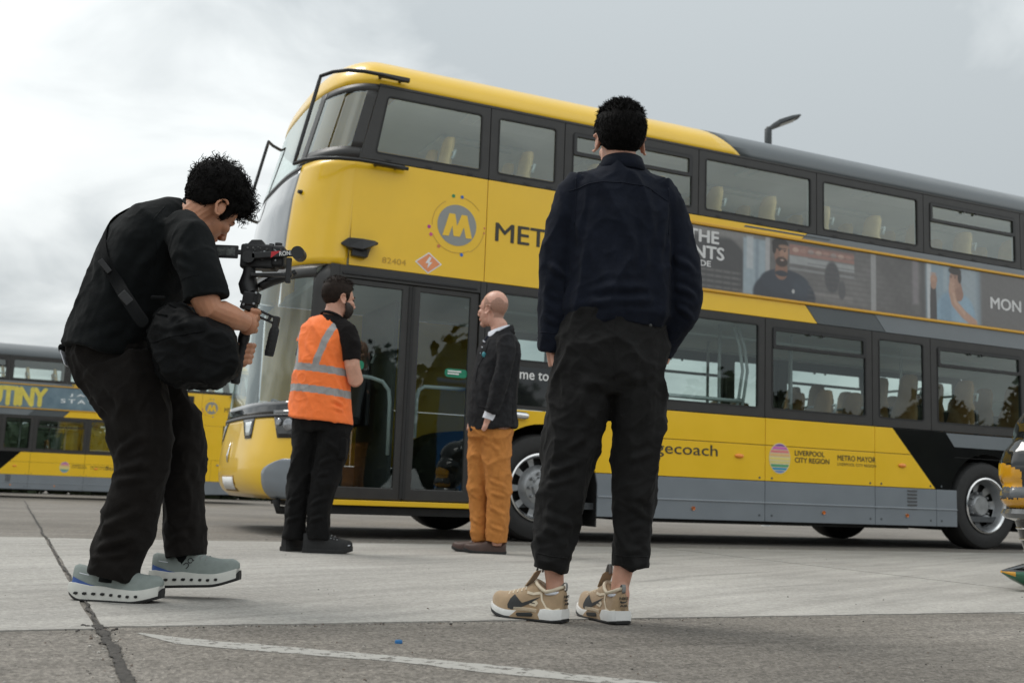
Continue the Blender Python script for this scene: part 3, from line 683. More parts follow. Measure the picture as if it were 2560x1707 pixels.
        # fleet marks
        lc = (-.92, 2.745) if nr else (-.92, 2.80)
        lg = empty('logo'); lg.parent = bus
        c_ = circ(*lc, .185, 40); S.flat(lg, 'logo_disc', c_, [tuple(range(len(c_)))], m_grey2, -.002)
        mm = [(-.135,-.10),(-.065,.10),(-.01,.10),(.0,.02),(.045,.10),(.10,.10),(.155,-.10),(.095,-.10),(.068,.0),(.02,-.085),(-.022,-.085),(-.045,.0),(-.075,-.10)]
        mm = [(-.135,-.105),(-.078,.10),(-.022,.10),(.0,-.005),(.040,.10),(.092,.10),(.148,-.105),(.088,-.105),(.066,-.01),(.03,-.10),(-.03,-.10),(-.044,-.01),(-.076,-.105)]
        q = [(lc[0]+x*(1 if nr else -1), lc[1]+z) for x, z in mm]; S.flat(lg, 'logo_letter', q, [tuple(range(len(q)))], m_yel, -.004)
        cols = [('dot_green',(.02,.25,.10),100),('dot_blue',(.05,.14,.40),82),('dot_magenta',(.45,.04,.30),190),('dot_pink',(.65,.10,.25),205),('dot_red',(.60,.10,.08),2),('dot_rose',(.6,.15,.10),-8),('dot_blue2',(.03,.15,.55),-78),('dot_orange',(.6,.20,.08),232)]
        for nm, cc, an in cols:
            r_ = .265; c_ = circ(lc[0]+r_*cos(T(an))*(1 if nr else -1), lc[1]+r_*sin(T(an)), .016 if abs(an) > 10 else .008, 14); S.flat(lg, 'logo_dot', c_, [tuple(range(14))], mat(nm, cc, .5, var=.05), -.003)
        for a0, a1, r_ in ((38,78,.262),(120,186,.235),(-60,-5,.262),(205,300,.25)):
            P = [(lc[0]+rr*cos(T(a)), lc[1]+rr*sin(T(a))) for rr, aa in ((r_, np.linspace(a0,a1,24)), (r_-.0035, np.linspace(a1,a0,24))) for a in aa]
            n = 24; S.flat(lg, 'logo_arc', P, [(i, i+1, 2*n-2-i, 2*n-1-i) for i in range(n-1)], mat('arc_ochre', (.42,.26,.06), .5, var=.1), -.003)
        S.text(bus, 'lettering', 'METRO', *((-.545, .36) if nr else (-1.95+.25,-1.30+.15)) if nr else (-1.78,-1.30), *( (2.655,2.825) if nr else (2.70,2.84)), m_dkp, .012)
        S.text(bus, 'fleet_number', '82404', -1.59, -1.375, 2.325, 2.375, mat('faint_print', (.50,.30,.03), .5, var=.05), .0)
        if nr:
            dm = [(-1.17+x, 2.375+z) for x, z in ((-.125,0),(0,.095),(.125,0),(0,-.095))]; hz = empty('hazard_sign'); hz.parent = bus
            S.flat(hz, 'sign_border', dm, [(0,1,2,3)], m_white, -.002); S.flat(hz, 'sign_face', [(-1.17+(a+1.17)*.86, 2.375+(z-2.375)*.86) for a, z in dm], [(0,1,2,3)], mat('hazard_orange', (.82,.30,.13), .45, var=.05), -.004)
            bl = [(-1.165,2.43),(-1.20,2.37),(-1.172,2.372),(-1.182,2.325),(-1.135,2.385),(-1.163,2.382),(-1.145,2.425)]; S.flat(hz, 'sign_bolt', bl, [tuple(range(7))], m_white, -.006)
        # city-region roundel, words
        rc = (2.645, .865) if nr else (3.0-.02, .88); R_ = .145
        rd = empty('roundel'); rd.parent = bus
        c_ = circ(*rc, R_+.008, 40); S.flat(rd, 'roundel_ground', [(rc[0]+(a-rc[0])*.86, z) for a, z in c_], [tuple(range(len(c_)))], mat('roundel_cream', (.75,.66,.42), .5, var=.03), -.002)
        bands = [(.12,.145,(.22,.08,.36)),(.088,.115,(.60,.16,.45)),(.055,.08,(.72,.22,.22)),(.02,.046,(.78,.48,.20)),(-.015,.01,(.80,.66,.20)),(-.05,-.025,(.72,.62,.22)),(-.085,-.06,(.10,.36,.18)),(-.115,-.092,(.04,.30,.50)),(-.145,-.122,(.14,.26,.52))]
        for i, (z0, z1, cc) in enumerate(bands):
            P = []
            for z in np.linspace(z0, z1, 4): P.append((rc[0]-.86*sqrt(max(0,R_**2-z*z)), rc[1]+z))
            for z in np.linspace(z1, z0, 4): P.append((rc[0]+.86*sqrt(max(0,R_**2-z*z)), rc[1]+z))
            S.flat(rd, 'roundel_band', P, [tuple(range(8))], mat('band_%d' % i, cc, .5, var=.04), -.004)
        o = 0 if nr else .0
        if nr: tx = [('LIVERPOOL',2.835,3.215,.905,.955,.014),('CITY REGION',2.835,3.275,.835,.885,.014),('METRO MAYOR',3.385,3.895,.880,.935,.008),('LIVERPOOL CITY REGION',3.385,3.90,.828,.858,.0)]
        else: tx = [('LIVERPOOL',2.42,2.80,.925,.965,.014),('CITY REGION',2.40,2.80,.865,.905,.014),('METRO MAYOR',1.80,2.30,.90,.945,.008),('LIVERPOOL CITY REGION',1.80,2.30,.855,.88,.0)]
        for t_, a, b, c, d, bo in tx: S.text(bus, 'lettering', t_, a, b, c, d, m_dkp, bo)
        S.text(bus, 'lettering', 'Stagecoach', .93, 1.895, .815, .955, m_dkp, .004)
        # interior lining below the windows
        lm = MB(); ya, yb = (.055,.07) if nr else (BW-.07, BW-.055)
        MB().box(.62, 4.88, ya, yb, .361, 1.30).build('inner_lining', m_inl, bus); lm.box((-.6 if nr else -1.3), 7.9, ya, yb, 1.07, 1.15) if 0 else None; lm.box(-1.75, 7.9, ya, yb, 2.36, 3.25); lm.build('inner_lining', m_in, bus)
        for q in (-.635,.125,1.63,3.115,4.615,6.125): MB().box(q-.06, q+.06, min(ya,yb), max(ya,yb)+.001, 3.251, 3.97).build('inner_pillar', m_in, bus)
        for q in (2.46,3.86,4.69,6.17): MB().box(q-.06, q+.06, min(ya,yb), max(ya,yb)+.001, 1.301, 2.26).build('inner_pillar', m_inl, bus)
    # ---------------- kerb side: doors, text window
    S = NS
    w = window(bus, S, (-.61,.80,1.16,2.27), (-.54,.70,1.60,2.19), g_lo)
    lp = MB(); S.prism(lp, rrect(-.56,.72,1.20,1.545,.02), -.003, .001); lp.build('dark_pane', g_dark, w)
    S.text(bus, 'lettering', 'Welcome to', -.60, .035, 1.435, 1.525, m_white, .012, d=-.006)
    S.panel(bus, 'door_post', rect(-.665,-.612,.30,2.27), m_frame, -.004, .05)
    S.panel(bus, 'door_post', rect(-2.03,-1.955,.30,2.27), m_frame, -.004, .05)
    S.panel(bus, 'door_header', rect(-1.953,-.667,2.165,2.268), m_frame, -.002, .05)
    S.panel(bus, 'door_header_lip', rect(-1.93,-.70,2.19,2.215), m_plas, -.014, -.002, .004)
    for a, b in ((-1.95,-1.305),(-1.295,-.672)):
        V, F = ring_faces(rect(a, b, .325, 2.16), rect(a+.075, b-.08, .425, 2.115), S, .012, .05)
        df = MB().add(V, F).build('door', m_frame, bus, bevel=.006)
        MB().add([S.P(a+.07, .42, .03), S.P(b-.075, .42, .03), S.P(b-.075, 2.12, .03), S.P(a+.07, 2.12, .03)], [(0,1,2,3)]).build('pane', g_door, df)
        MB().box(b-.022 if a < -1.5 else a-.004, b+.004 if a < -1.5 else a+.022, .004, .02, .34, 2.15).build('door_seal', m_rub, df)
    t1 = MB().tube([(-1.84,.075,1.36),(-1.60,.08,1.345),(-1.50,.085,1.32),(-1.44,.085,1.25),(-1.425,.085,1.15),(-1.42,.085,.70)], .017, 10).build('grab_rail', m_pole, bus, smooth=True)
    t2 = MB().tube([(-1.19,.085,.86),(-1.185,.085,1.20),(-1.17,.085,1.27),(-1.12,.085,1.305),(-.74,.085,1.31)], .017, 10).build('grab_rail', m_pole, bus, smooth=True)
    for a in (-1.80, -.86):
        st = MB(); S.prism(st, rrect(a-.10, a+.11, 1.40, 1.475, .03), .024, .028); q = st.build('door_sticker', m_green, bus)
        mb = MB()
        for i, z in enumerate((1.447,1.425)): mb.box(a-.075, a+.05-.02*i, .019, .022, z, z+.012)
        mb.build('sticker_words', m_white, q)
    S.panel(bus, 'door_step', rect(-1.97,-.64,.275,.318), m_yel, -.012, .10, .004)
    S.panel(bus, 'step_edge', rect(-1.97,-.60,.20,.27), m_under, .02, .30)
    # camera pod in place of a mirror
    pd = MB(); 
    pd.loft([[(-1.96,0,2.45),(-1.96,0,2.44),(-1.96,-.01,2.44),(-1.96,-.01,2.45)],[(-1.91,0,2.495),(-1.90,0,2.405),(-1.91,-.07,2.405),(-1.91,-.07,2.49)],[(-1.80,0,2.50),(-1.80,0,2.37),(-1.80,-.13,2.39),(-1.80,-.11,2.485)],[(-1.72,0,2.495),(-1.72,0,2.44),(-1.71,-.15,2.43),(-1.70,-.13,2.475)],[(-1.665,0,2.485),(-1.675,0,2.455),(-1.665,-.10,2.45),(-1.66,-.10,2.47)]])
    pd.loft([[(-1.87,0,2.42),(-1.87,-.05,2.42),(-1.87,-.05,2.345),(-1.87,0,2.345)],[(-1.75,0,2.43),(-1.75,-.09,2.43),(-1.75,-.08,2.335),(-1.75,0,2.335)],[(-1.71,0,2.43),(-1.71,-.06,2.43),(-1.735,-.06,2.345),(-1.735,0,2.345)]])
    pd.build('camera_pod', m_plas, bus, bevel=.008)
    cp = Vector(front_pt(T(44), 2.93, .0)); cq = Vector(front_pt(T(44), 2.93, .03))
    MB().tube([cp, cq], [.022,.016], 12).build('corner_sensor', m_plas, bus, smooth='auto')
    MB().tube([(-.47,-.02,1.115),(-.20,-.02,1.105),(-.17,-.018,1.105)], [.036,.036,.028], 12).build('side_indicator', m_chrome, bus, smooth='auto')
    # adverts
    ad_kerb(bus, NS); ad_road(bus, OS)
    # ---------------- inside
    MB().box(-2.1,7.9,.08,2.47,.30,.36).build('lower_floor', m_floor, bus)
    MB().box(-1.85,7.9,.03,2.52,2.285,2.36).build('upper_floor', m_in, bus)
    MB().box(-1.9,7.9,.05,2.50,2.262,2.283).build('lower_ceiling', m_in, bus)
    MB().box(7.88,7.92,.05,2.5,.3,4.1).build('rear_bulkhead', m_in, bus)
    bk = MB(); bk.loft([[(8.0,0,.3),(8.0,BW,.3),(8.0,BW,3.9),(8.0,0,3.9)],[(8.28,.12,.35),(8.28,BW-.12,.35),(8.22,BW-.12,3.9),(8.22,.12,3.9)]]); bk.build('rear_end', m_slate, bus, bevel=.03)
    un = MB(); un.box(-1.9,7.8,.30,2.25,.225,.30); un.box(1.0,4.4,.06,2.49,.205,.25); un.box(6.2,7.8,.1,2.4,.22,.3); un.build('underframe', m_under, bus)
    ax = MB()
    for q in (0, 5.5): ax.tube([(q,.3,.48),(q,2.25,.48)], .09, 12)
    ax.build('axle', m_under, bus)
    mf = MB().box(.585,.60,.05,.38,.145,.55).build('mudflap', m_rub, bus)
    hs = MB().tube([(-2.30,.25,.30),(-2.28,.25,.215),(-2.05,.25,.205),(-1.95,.25,.25)], .035, 8).build('towing_eye', m_under, bus, smooth=True)
    for s_ in (-1.35,-.55,.18,.92,1.62,2.30,3.02,3.74,4.38,5.12,5.86,6.58):
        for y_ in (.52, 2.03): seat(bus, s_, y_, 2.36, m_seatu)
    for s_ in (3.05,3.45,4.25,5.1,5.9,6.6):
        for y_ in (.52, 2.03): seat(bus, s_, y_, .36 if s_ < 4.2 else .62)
    seat_d = seat(bus, -1.55, 1.95, .62, m_seatd)
    cb = MB(); cb.box(-2.25,-2.05,.55,2.35,.36,1.02); cb.box(-2.05,-1.85,1.4,2.4,.36,1.06); cb.build('dashboard', m_seatd, bus, bevel=.03)
    st = MB(); c0 = Vector((-1.86,1.92,1.12)); Rm = Matrix.Rotation(radians(35), 3, 'Y')
    st.tube([c0+Rm@Vector((.2*cos(a),.2*sin(a),0)) for a in np.linspace(0,2*pi,25)], .014, 8); st.build('steering_wheel', m_plas, bus, smooth=True)
    MB().box(-1.0,-.96,1.35,2.45,.36,2.25).build('cab_partition', mat('cab_partition_grey', (.12,.13,.13), .5, var=.1), bus)
    for q, y_, a, b in ((-.45,.42,.36,2.26),(.55,.62,.36,2.26),(.95,1.9,.36,2.26),(2.35,.62,.36,2.26),(2.42,1.85,.36,2.26),(3.0,1.75,.8,2.26),(3.4,.75,.8,2.26),(4.2,1.75,.9,2.26),(5.0,.75,1.0,2.26),(6.0,1.75,1.0,2.26)):
        MB().tube([(q,y_,a),(q,y_,b)], .017, 10).build('grab_pole', m_pole, bus, smooth=True)
    for y_ in (.75, 1.8): MB().tube([(-.5,y_,2.16),(6.5,y_,2.16)], .016, 8).build('ceiling_rail', m_pole, bus, smooth=True)
    MB().tube([(.9,.16,1.42),(2.3,.16,1.42)], .02, 8).build('window_rail', m_pole, bus, smooth=True)
    for q in (2.32, 2.38): MB().tube([(q,.30,1.25),(q+.05,.30,1.5),(q+.09,.30,1.75),(q+.05,.30,2.0),(q-.03,.30,2.2)], .016, 8).build('curved_pole', m_pole, bus, smooth=True)
    lk_ = MB(); lk_.box(.95,1.75,1.75,2.45,.36,1.15); lk_.build('luggage_pen', m_seatd, bus, bevel=.02)
    return bus
m_grey2 = mat('logo_grey', (.27,.28,.27), .4, coat=.3, var=.04)
g_door = glass('glass_door', (.60,.67,.66), .085)
def blob(cx, cz, rx, rz_, n=20, sq=1.0): return [(cx+rx*cos(2*pi*i/n), cz+rz_*sin(2*pi*i/n)*(1 if sin(2*pi*i/n) > 0 else sq)) for i in range(n)]
def pm(nm, c, r=.4): return mat('print_'+nm, c, r, coat=.2, var=.12, vscale=7, rvar=.03)
def ad_piece(S, par, nm, poly, m, d): return S.flat(par, nm, poly, [tuple(range(len(poly)))], m, d)
def ad_kerb(bus, S):
    base = S.panel(bus, 'advert_panel', rect(.94,7.9,2.486,3.104), pm('smoke', (.155,.15,.148)), .0, .02, .0)
    # the printed photograph: soft-edged colours on a fine sheet
    nx_, nz_ = 760, 70; X, Z = np.meshgrid(np.linspace(.945,7.895,nx_), np.linspace(2.488,3.102,nz_)); C = np.zeros(X.shape+(3,)); C[:] = (.135,.130,.128)
    def nz2(sc, seed):
        f = np.zeros(X.shape); r = np.random.default_rng(seed)
        for k in range(10):
            a_, b_, p_ = r.normal()*sc, r.normal()*sc, r.uniform(0,6.28); f += np.sin(a_*X+b_*Z+p_)
        return f/4.5
    def put(m, c, al=1.0):
        m = (np.clip(m, 0, 1)*al)[...,None]; C[:] = C*(1-m)+np.array(c)*m
    sst = lambda d, e: np.clip(.5-d/e, 0, 1)**2*(3-2*np.clip(.5-d/e, 0, 1))
    def box_(a0, a1, c0, c1, c, e=.015, al=1.0): put(sst(np.maximum(np.maximum(a0-X, X-a1), np.maximum(c0-Z, Z-c1)), e), c, al)
    def el(cx, cz, rx, rz2, c, e=.25, al=1.0, rot=0):
        u = (X-cx)*cos(rot)+(Z-cz)*sin(rot); w = -(X-cx)*sin(rot)+(Z-cz)*cos(rot); put(sst(np.sqrt((u/rx)**2+(w/rz2)**2)-1, e), c, al)
    def limb(pts, r0, r1, c, e=.25):
        for i in range(40):
            t = i/39*(len(pts)-1); k = min(int(t), len(pts)-2); f = t-k; x = pts[k][0]*(1-f)+pts[k+1][0]*f; z = pts[k][1]*(1-f)+pts[k+1][1]*f; r = r0+(r1-r0)*i/39; el(x, z, r, r, c, e)
    C *= (1+.22*nz2(6,1)+.10*nz2(25,2))[...,None]
    # street scene with a shop counter
    el(1.75, 2.72, .50, .36, (.055,.054,.056), .12); el(1.70, 3.12, .75, .10, (.23,.225,.22), .6, .8)
    for k in range(4): box_(1.3,2.15,2.50+.055*k,2.525+.055*k,(.15,.147,.143),.02,.7)
    for k in range(9): box_(1.32+.1*k,1.345+.1*k,2.50,2.69,(.06,.06,.06),.02,.5)
    box_(2.18,2.46,2.48,3.06,(.29,.35,.39),.03); box_(2.22,2.30,2.75,3.08,(.40,.43,.45),.03); box_(2.33,2.37,2.48,3.06,(.21,.26,.30),.03); box_(2.455,2.51,2.45,3.12,(.36,.36,.365),.012)
    box_(2.76,3.62,2.955,3.075,(.28,.155,.13),.02); box_(2.74,3.64,3.07,3.10,(.10,.10,.10),.02)
    for q in range(8): el(2.84+.10*q, 3.015, .042, .025, ((.46,.33,.27),(.36,.22,.18),(.30,.26,.24))[q % 3], .5, .8)
    box_(2.76,3.62,2.865,2.95,(.30,.31,.31),.02); box_(2.76,3.62,2.80,2.825,(.22,.225,.225),.02); el(3.32, 2.78, .10, .17, (.07,.07,.075), .3); box_(2.95,3.6,2.55,2.60,(.20,.19,.185),.03); el(3.45,2.66,.05,.10,(.085,.085,.09),.4)
    # man in a dark top
    el(2.70, 2.52, .40, .235, (.030,.036,.050), .10); el(2.70, 2.66, .31, .13, (.034,.042,.058), .15); el(2.92,2.62,.12,.10,(.045,.058,.078),.7,.7); limb([(2.66,2.86),(2.655,2.755)], .062, .075, (.22,.12,.082)); el(2.66,2.745,.085,.03,(.028,.032,.045),.3)
    el(2.655, 2.955, .088, .128, (.30,.170,.118), .14); el(2.685, 2.985, .050, .075, (.37,.22,.155), .6, .7); el(2.60,2.94,.035,.10,(.20,.11,.078),.6,.7)
    el(2.660, 2.865, .076, .052, (.045,.030,.025), .30); el(2.667, 2.884, .028, .012, (.24,.12,.09), .5); el(2.667, 2.884, .022, .005, (.45,.40,.36), .5); el(2.667,2.905,.038,.009,(.06,.04,.03),.5)
    el(2.640, 3.052, .105, .060, (.022,.018,.017), .25); el(2.565,3.0,.025,.06,(.022,.018,.017),.4); el(2.69,3.025,.07,.022,(.32,.19,.13),.5,.8)
    for q in (2.632,2.700): el(q, 2.984, .017, .008, (.05,.035,.03), .4); el(q, 3.004, .023, .005, (.04,.028,.024), .5)
    el(2.674,2.945,.012,.030,(.36,.21,.15),.6,.8); el(2.674,2.922,.018,.008,(.16,.085,.06),.6,.7); el(2.81,2.575,.018,.022,(.45,.45,.45),.4)
    # pole, blinds, curtain
    for k in range(11): box_(3.0,4.55,2.50+.055*k,2.512+.055*k,(.095,.092,.090),.02,.6)
    box_(3.85,3.92,2.45,3.12,(.29,.29,.29),.02); box_(4.44,4.53,2.62,3.12,(.22,.20,.21),.05,.8); box_(4.56,4.62,2.45,3.12,(.08,.08,.08),.05)
    # young man in pale blue, hand raised to his mouth
    box_(4.64,5.48,2.45,3.12,(.235,.305,.355),.06); box_(5.16,5.40,2.45,3.12,(.30,.345,.375),.10,.8); box_(4.655,4.715,2.45,3.12,(.45,.48,.50),.02); box_(4.90,4.96,2.8,3.12,(.33,.39,.43),.04,.6); box_(5.45,7.9,2.45,3.12,(.125,.120,.118),.15)
    el(5.08, 2.56, .30, .27, (.225,.335,.43), .15); el(5.22,2.58,.13,.20,(.27,.39,.48),.7,.7); el(4.93,2.60,.09,.20,(.17,.26,.34),.6,.7)
    limb([(4.745,2.50),(4.745,2.86)], .05, .042, (.055,.05,.052)); limb([(4.75,2.86),(4.755,2.94)], .036, .048, (.36,.215,.155)); 
    for q in range(4): el(4.752, 2.925+.024*q, .048, .010, (.42,.26,.19), .6, .8)
    limb([(5.10,2.92),(5.12,2.80)], .06, .075, (.29,.165,.12)); el(5.07, 2.965, .080, .105, (.40,.24,.175), .16); el(5.11,2.95,.04,.09,(.30,.175,.125),.6,.7)
    el(5.075, 3.065, .098, .048, (.035,.028,.025), .25); el(5.145,3.0,.030,.07,(.04,.03,.027),.4)
    for q in (5.015,5.075): el(q, 2.985, .016, .007, (.06,.04,.035), .4); el(q, 3.003, .022, .005, (.05,.035,.03), .5)
    limb([(5.03,2.90),(5.025,2.82),(5.06,2.70),(5.20,2.585),(5.36,2.50)], .045, .048, (.42,.255,.185)); limb([(5.045,2.80),(5.08,2.70),(5.21,2.60)], .014, .02, (.48,.31,.23), .7)
    for q in range(4): limb([(5.00+.018*q,2.925-.006*q),(5.012+.018*q,2.86)], .010, .011, (.45,.28,.205), .5); limb([(5.009+.018*q,2.92-.006*q),(5.021+.018*q,2.865)], .003, .003, (.26,.145,.10), .8)
    C *= (1+.05*nz2(60,5))[...,None]; C += .022      # overlay haze added into the print colours
    co = [S.P(float(x), float(z), -.0015) for x, z in zip(X.ravel(), Z.ravel())]
    o = MB().add(co, [(j*nx_+i, j*nx_+i+1, (j+1)*nx_+i+1, (j+1)*nx_+i) for j in range(nz_-1) for i in range(nx_-1)])
    m, t, bb = _pr('printed_photo_vinyl'); bb.inputs['Roughness'].default_value = .38; bb.inputs['Coat Weight'].default_value = .3; bb.inputs['Coat Roughness'].default_value = .15
    at = t.nodes.new('ShaderNodeVertexColor'); at.layer_name = 'ink'; t.links.new(at.outputs[0], bb.inputs['Base Color'])
    ob = o.build('advert_print', m, base, norm=False); ca = ob.data.color_attributes.new('ink', 'FLOAT_COLOR', 'POINT')
    ca.data.foreach_set('color', np.concatenate([np.clip(C,0,1).reshape(-1,3), np.ones((nx_*nz_,1))], 1).ravel().astype(np.float32))
    w = mat('advert_white', (.66,.66,.66), .45, var=.04)
    S.text(base, 'advert_words', 'THE', 1.51, 1.875, 2.945, 3.065, w, .035, d=-.004); S.text(base, 'advert_words', 'NTS', 1.585, 1.94, 2.785, 2.91, w, .035, d=-.004); S.text(base, 'advert_words', 'DE', 1.66, 1.785, 2.705, 2.76, w, .03, d=-.004)
    S.text(base, 'advert_words', 'MON', 5.62, 6.10, 2.70, 2.83, w, .03, d=-.004)
def ad_road(bus, S):
    base = S.panel(bus, 'advert_panel', rect(.94,7.9,2.486,3.104), mat('print_sea_blue', (.085,.15,.20), .35, coat=.3, var=.0, col2=(.20,.29,.34), vscale=2.2), .0, .02, .0)
    y = mat('advert_yellow', (.72,.60,.10), .45, var=.12, vscale=8); w = mat('advert_pale', (.80,.84,.86), .45, var=.04)
    S.text(base, 'advert_words', 'MUTINY', 3.62, 5.48, 2.53, 3.03, y, .055, d=-.006, spacing=.9)
    S.text(base, 'advert_words', 'JA', 2.62, 3.02, 2.86, 2.95, w, .02, d=-.006, spacing=1.5); S.text(base, 'advert_words', 'STAT', 2.35, 3.24, 2.68, 2.79, w, .02, d=-.006, spacing=1.4)
    for q in (1.0, 1.35): A = ad_piece(S, base, 'advert_shape', rect(q, q+.28, 2.52, 3.07), pm('seadark', (.05,.10,.14)), -.003)
    S.panel(bus, 'advert_block', rect(-.40,.16,2.66,3.12), m_blk, -.006, 0)
    S.text(bus, 'lettering', '1', -.05, .02, 2.80, 2.92, m_white, .01, d=-.010)
bus = build_bus(); bus.location = (.30964, 9.67882, 0); bus.rotation_euler = (0, 0, BA)
tag(bus, 'large yellow double-decker bus with closed doors beside the man in orange vest', 'bus', 'double-decker buses')
def other_bus():
    b = copy_tree(bus); P = Vector((-12.5886, 30.4, 0)) + AX*3.17 + IN*BW
    b.location = (P.x, P.y, -.264); b.rotation_euler = (0, 0, BA+pi)
    return tag(b, 'yellow double-decker bus parked farther back with blue advert in yellow capitals', 'bus', 'double-decker buses')
bus2 = other_bus()
# ---------------------------------------------------------------- people
from mathutils.bvhtree import BVHTree
m_skinA = mat('skin_tan', (.50,.235,.135), .5, var=.14, vscale=22, bump=.12, bscale=300, sss=.12)
m_skinB = mat('skin_fair', (.58,.31,.22), .5, var=.12, vscale=22, bump=.12, bscale=300, sss=.12)
m_skinC = mat('skin_pink_fair', (.60,.33,.245), .42, var=.10, vscale=18, bump=.1, bscale=300, sss=.12)
m_hair = mat('hair_black', (.0075,.0068,.0066), .75, var=.4, vscale=60, spec=.10)
m_hairb = mat('hair_dark_brown', (.020,.013,.010), .7, var=.4, vscale=60, spec=.15)
m_beard = mat('beard_brown', (.030,.019,.014), .6, var=.4, vscale=90)
m_stub = mat('cropped_grey_hair', (.30,.20,.15), .6, var=.25, vscale=90)
def cloth(name, col, var=.18, bs=48, bump=.55, sheen=.02, rough=.9, col2=None): return mat(name, col, rough, var=var, vscale=26, bump=bump, bscale=bs, sheen=sheen, spec=.12, col2=col2)
m_navy = cloth('navy_twill', (.0075,.0098,.0175)); m_trN = cloth('charcoal_linen', (.0135,.0132,.0132))
m_tee = cloth('black_jersey', (.0052,.0064,.0070)); m_trC = cloth('black_brown_twill', (.0095,.0080,.0072))
m_vest = cloth('orange_hi_vis', (.95,.205,.048), .05, 48, .5, .1, .6); m_refl = mat('reflective_tape', (.30,.29,.285), .38, var=.10, vscale=60, bump=.25, bscale=400)
m_polo = cloth('black_polo', (.009,.0075,.0075)); m_trV = cloth('black_work_trousers', (.0078,.0076,.0078))
m_blaz = cloth('charcoal_tweed', (.020,.020,.022), .35, 48, .5); m_chino = cloth('tan_orange_chino', (.50,.205,.055), .10, 48, .5)
m_shirt = cloth('white_shirt', (.72,.74,.80), .04, 48, .5); m_tie = cloth('striped_tie', (.02,.022,.035), .1)
def at3(c, h): return Matrix.Translation(Vector(c))
def head_mesh(mb, Mx, neck, s=1.0, nose=1.0, rn=.058):
    """Mx: head frame (x face, y left, z up, origin between the ears) -> person space"""
    R = Mx.to_3x3(); P = lambda x, y, z: Mx @ Vector((x*s, y*s, z*s))
    E = lambda c, r: mb.ell(P(*c), [q*s for q in r], 18, 12, R)
    E((-.012,0,.050), (.100,.077,.096)); E((.030,0,.035), (.070,.068,.075)); E((.042,0,-.025), (.058,.060,.075)); E((.030,0,-.060), (.055,.054,.045)); E((.075,0,-.090), (.024,.028,.022))
    E((.084,0,.028), (.022,.052,.014)); E((.072,.036,-.012), (.028,.026,.024)); E((.072,-.036,-.012), (.028,.026,.024))
    mb.tube([P(.098,0,.022), P(.112,0,-.004), P(.122*nose+.002*(1-nose),0,-.022), P(.110,0,-.034)], [.008*s,.011*s,.015*s,.010*s], 10)
    E((.112,.012,-.030), (.010,.009,.008)); E((.112,-.012,-.030), (.010,.009,.008)); E((.098,0,-.053), (.013,.025,.0075)); E((.096,0,-.064), (.013,.023,.008))
    for sg in (1, -1):
        c = P(-.010, sg*.087, .002); Re = R @ Matrix.Rotation(radians(26*sg), 3, 'Z') @ Matrix.Rotation(radians(-12), 3, 'Y')
        mb.ell(c - Re @ Vector((0,sg*.006*s,0)), (.017*s,.006*s,.028*s), 14, 10, Re)
        rim = [c + Re @ Vector((.020*s*cos(a)*(1 if sin(a) > -.3 else .75)-.002, sg*.006*s, .032*s*sin(a))) for a in np.linspace(radians(40), radians(305), 14)]
        mb.tube(rim, .0055*s, 8)
    mb.tube([P(-.022,0,-.010), P(-.026,0,-.06)] + [Vector(q) for q in neck], [.058*s,.056*s]+[rn*1.0]*(len(neck)-1)+[rn*1.15], 18)
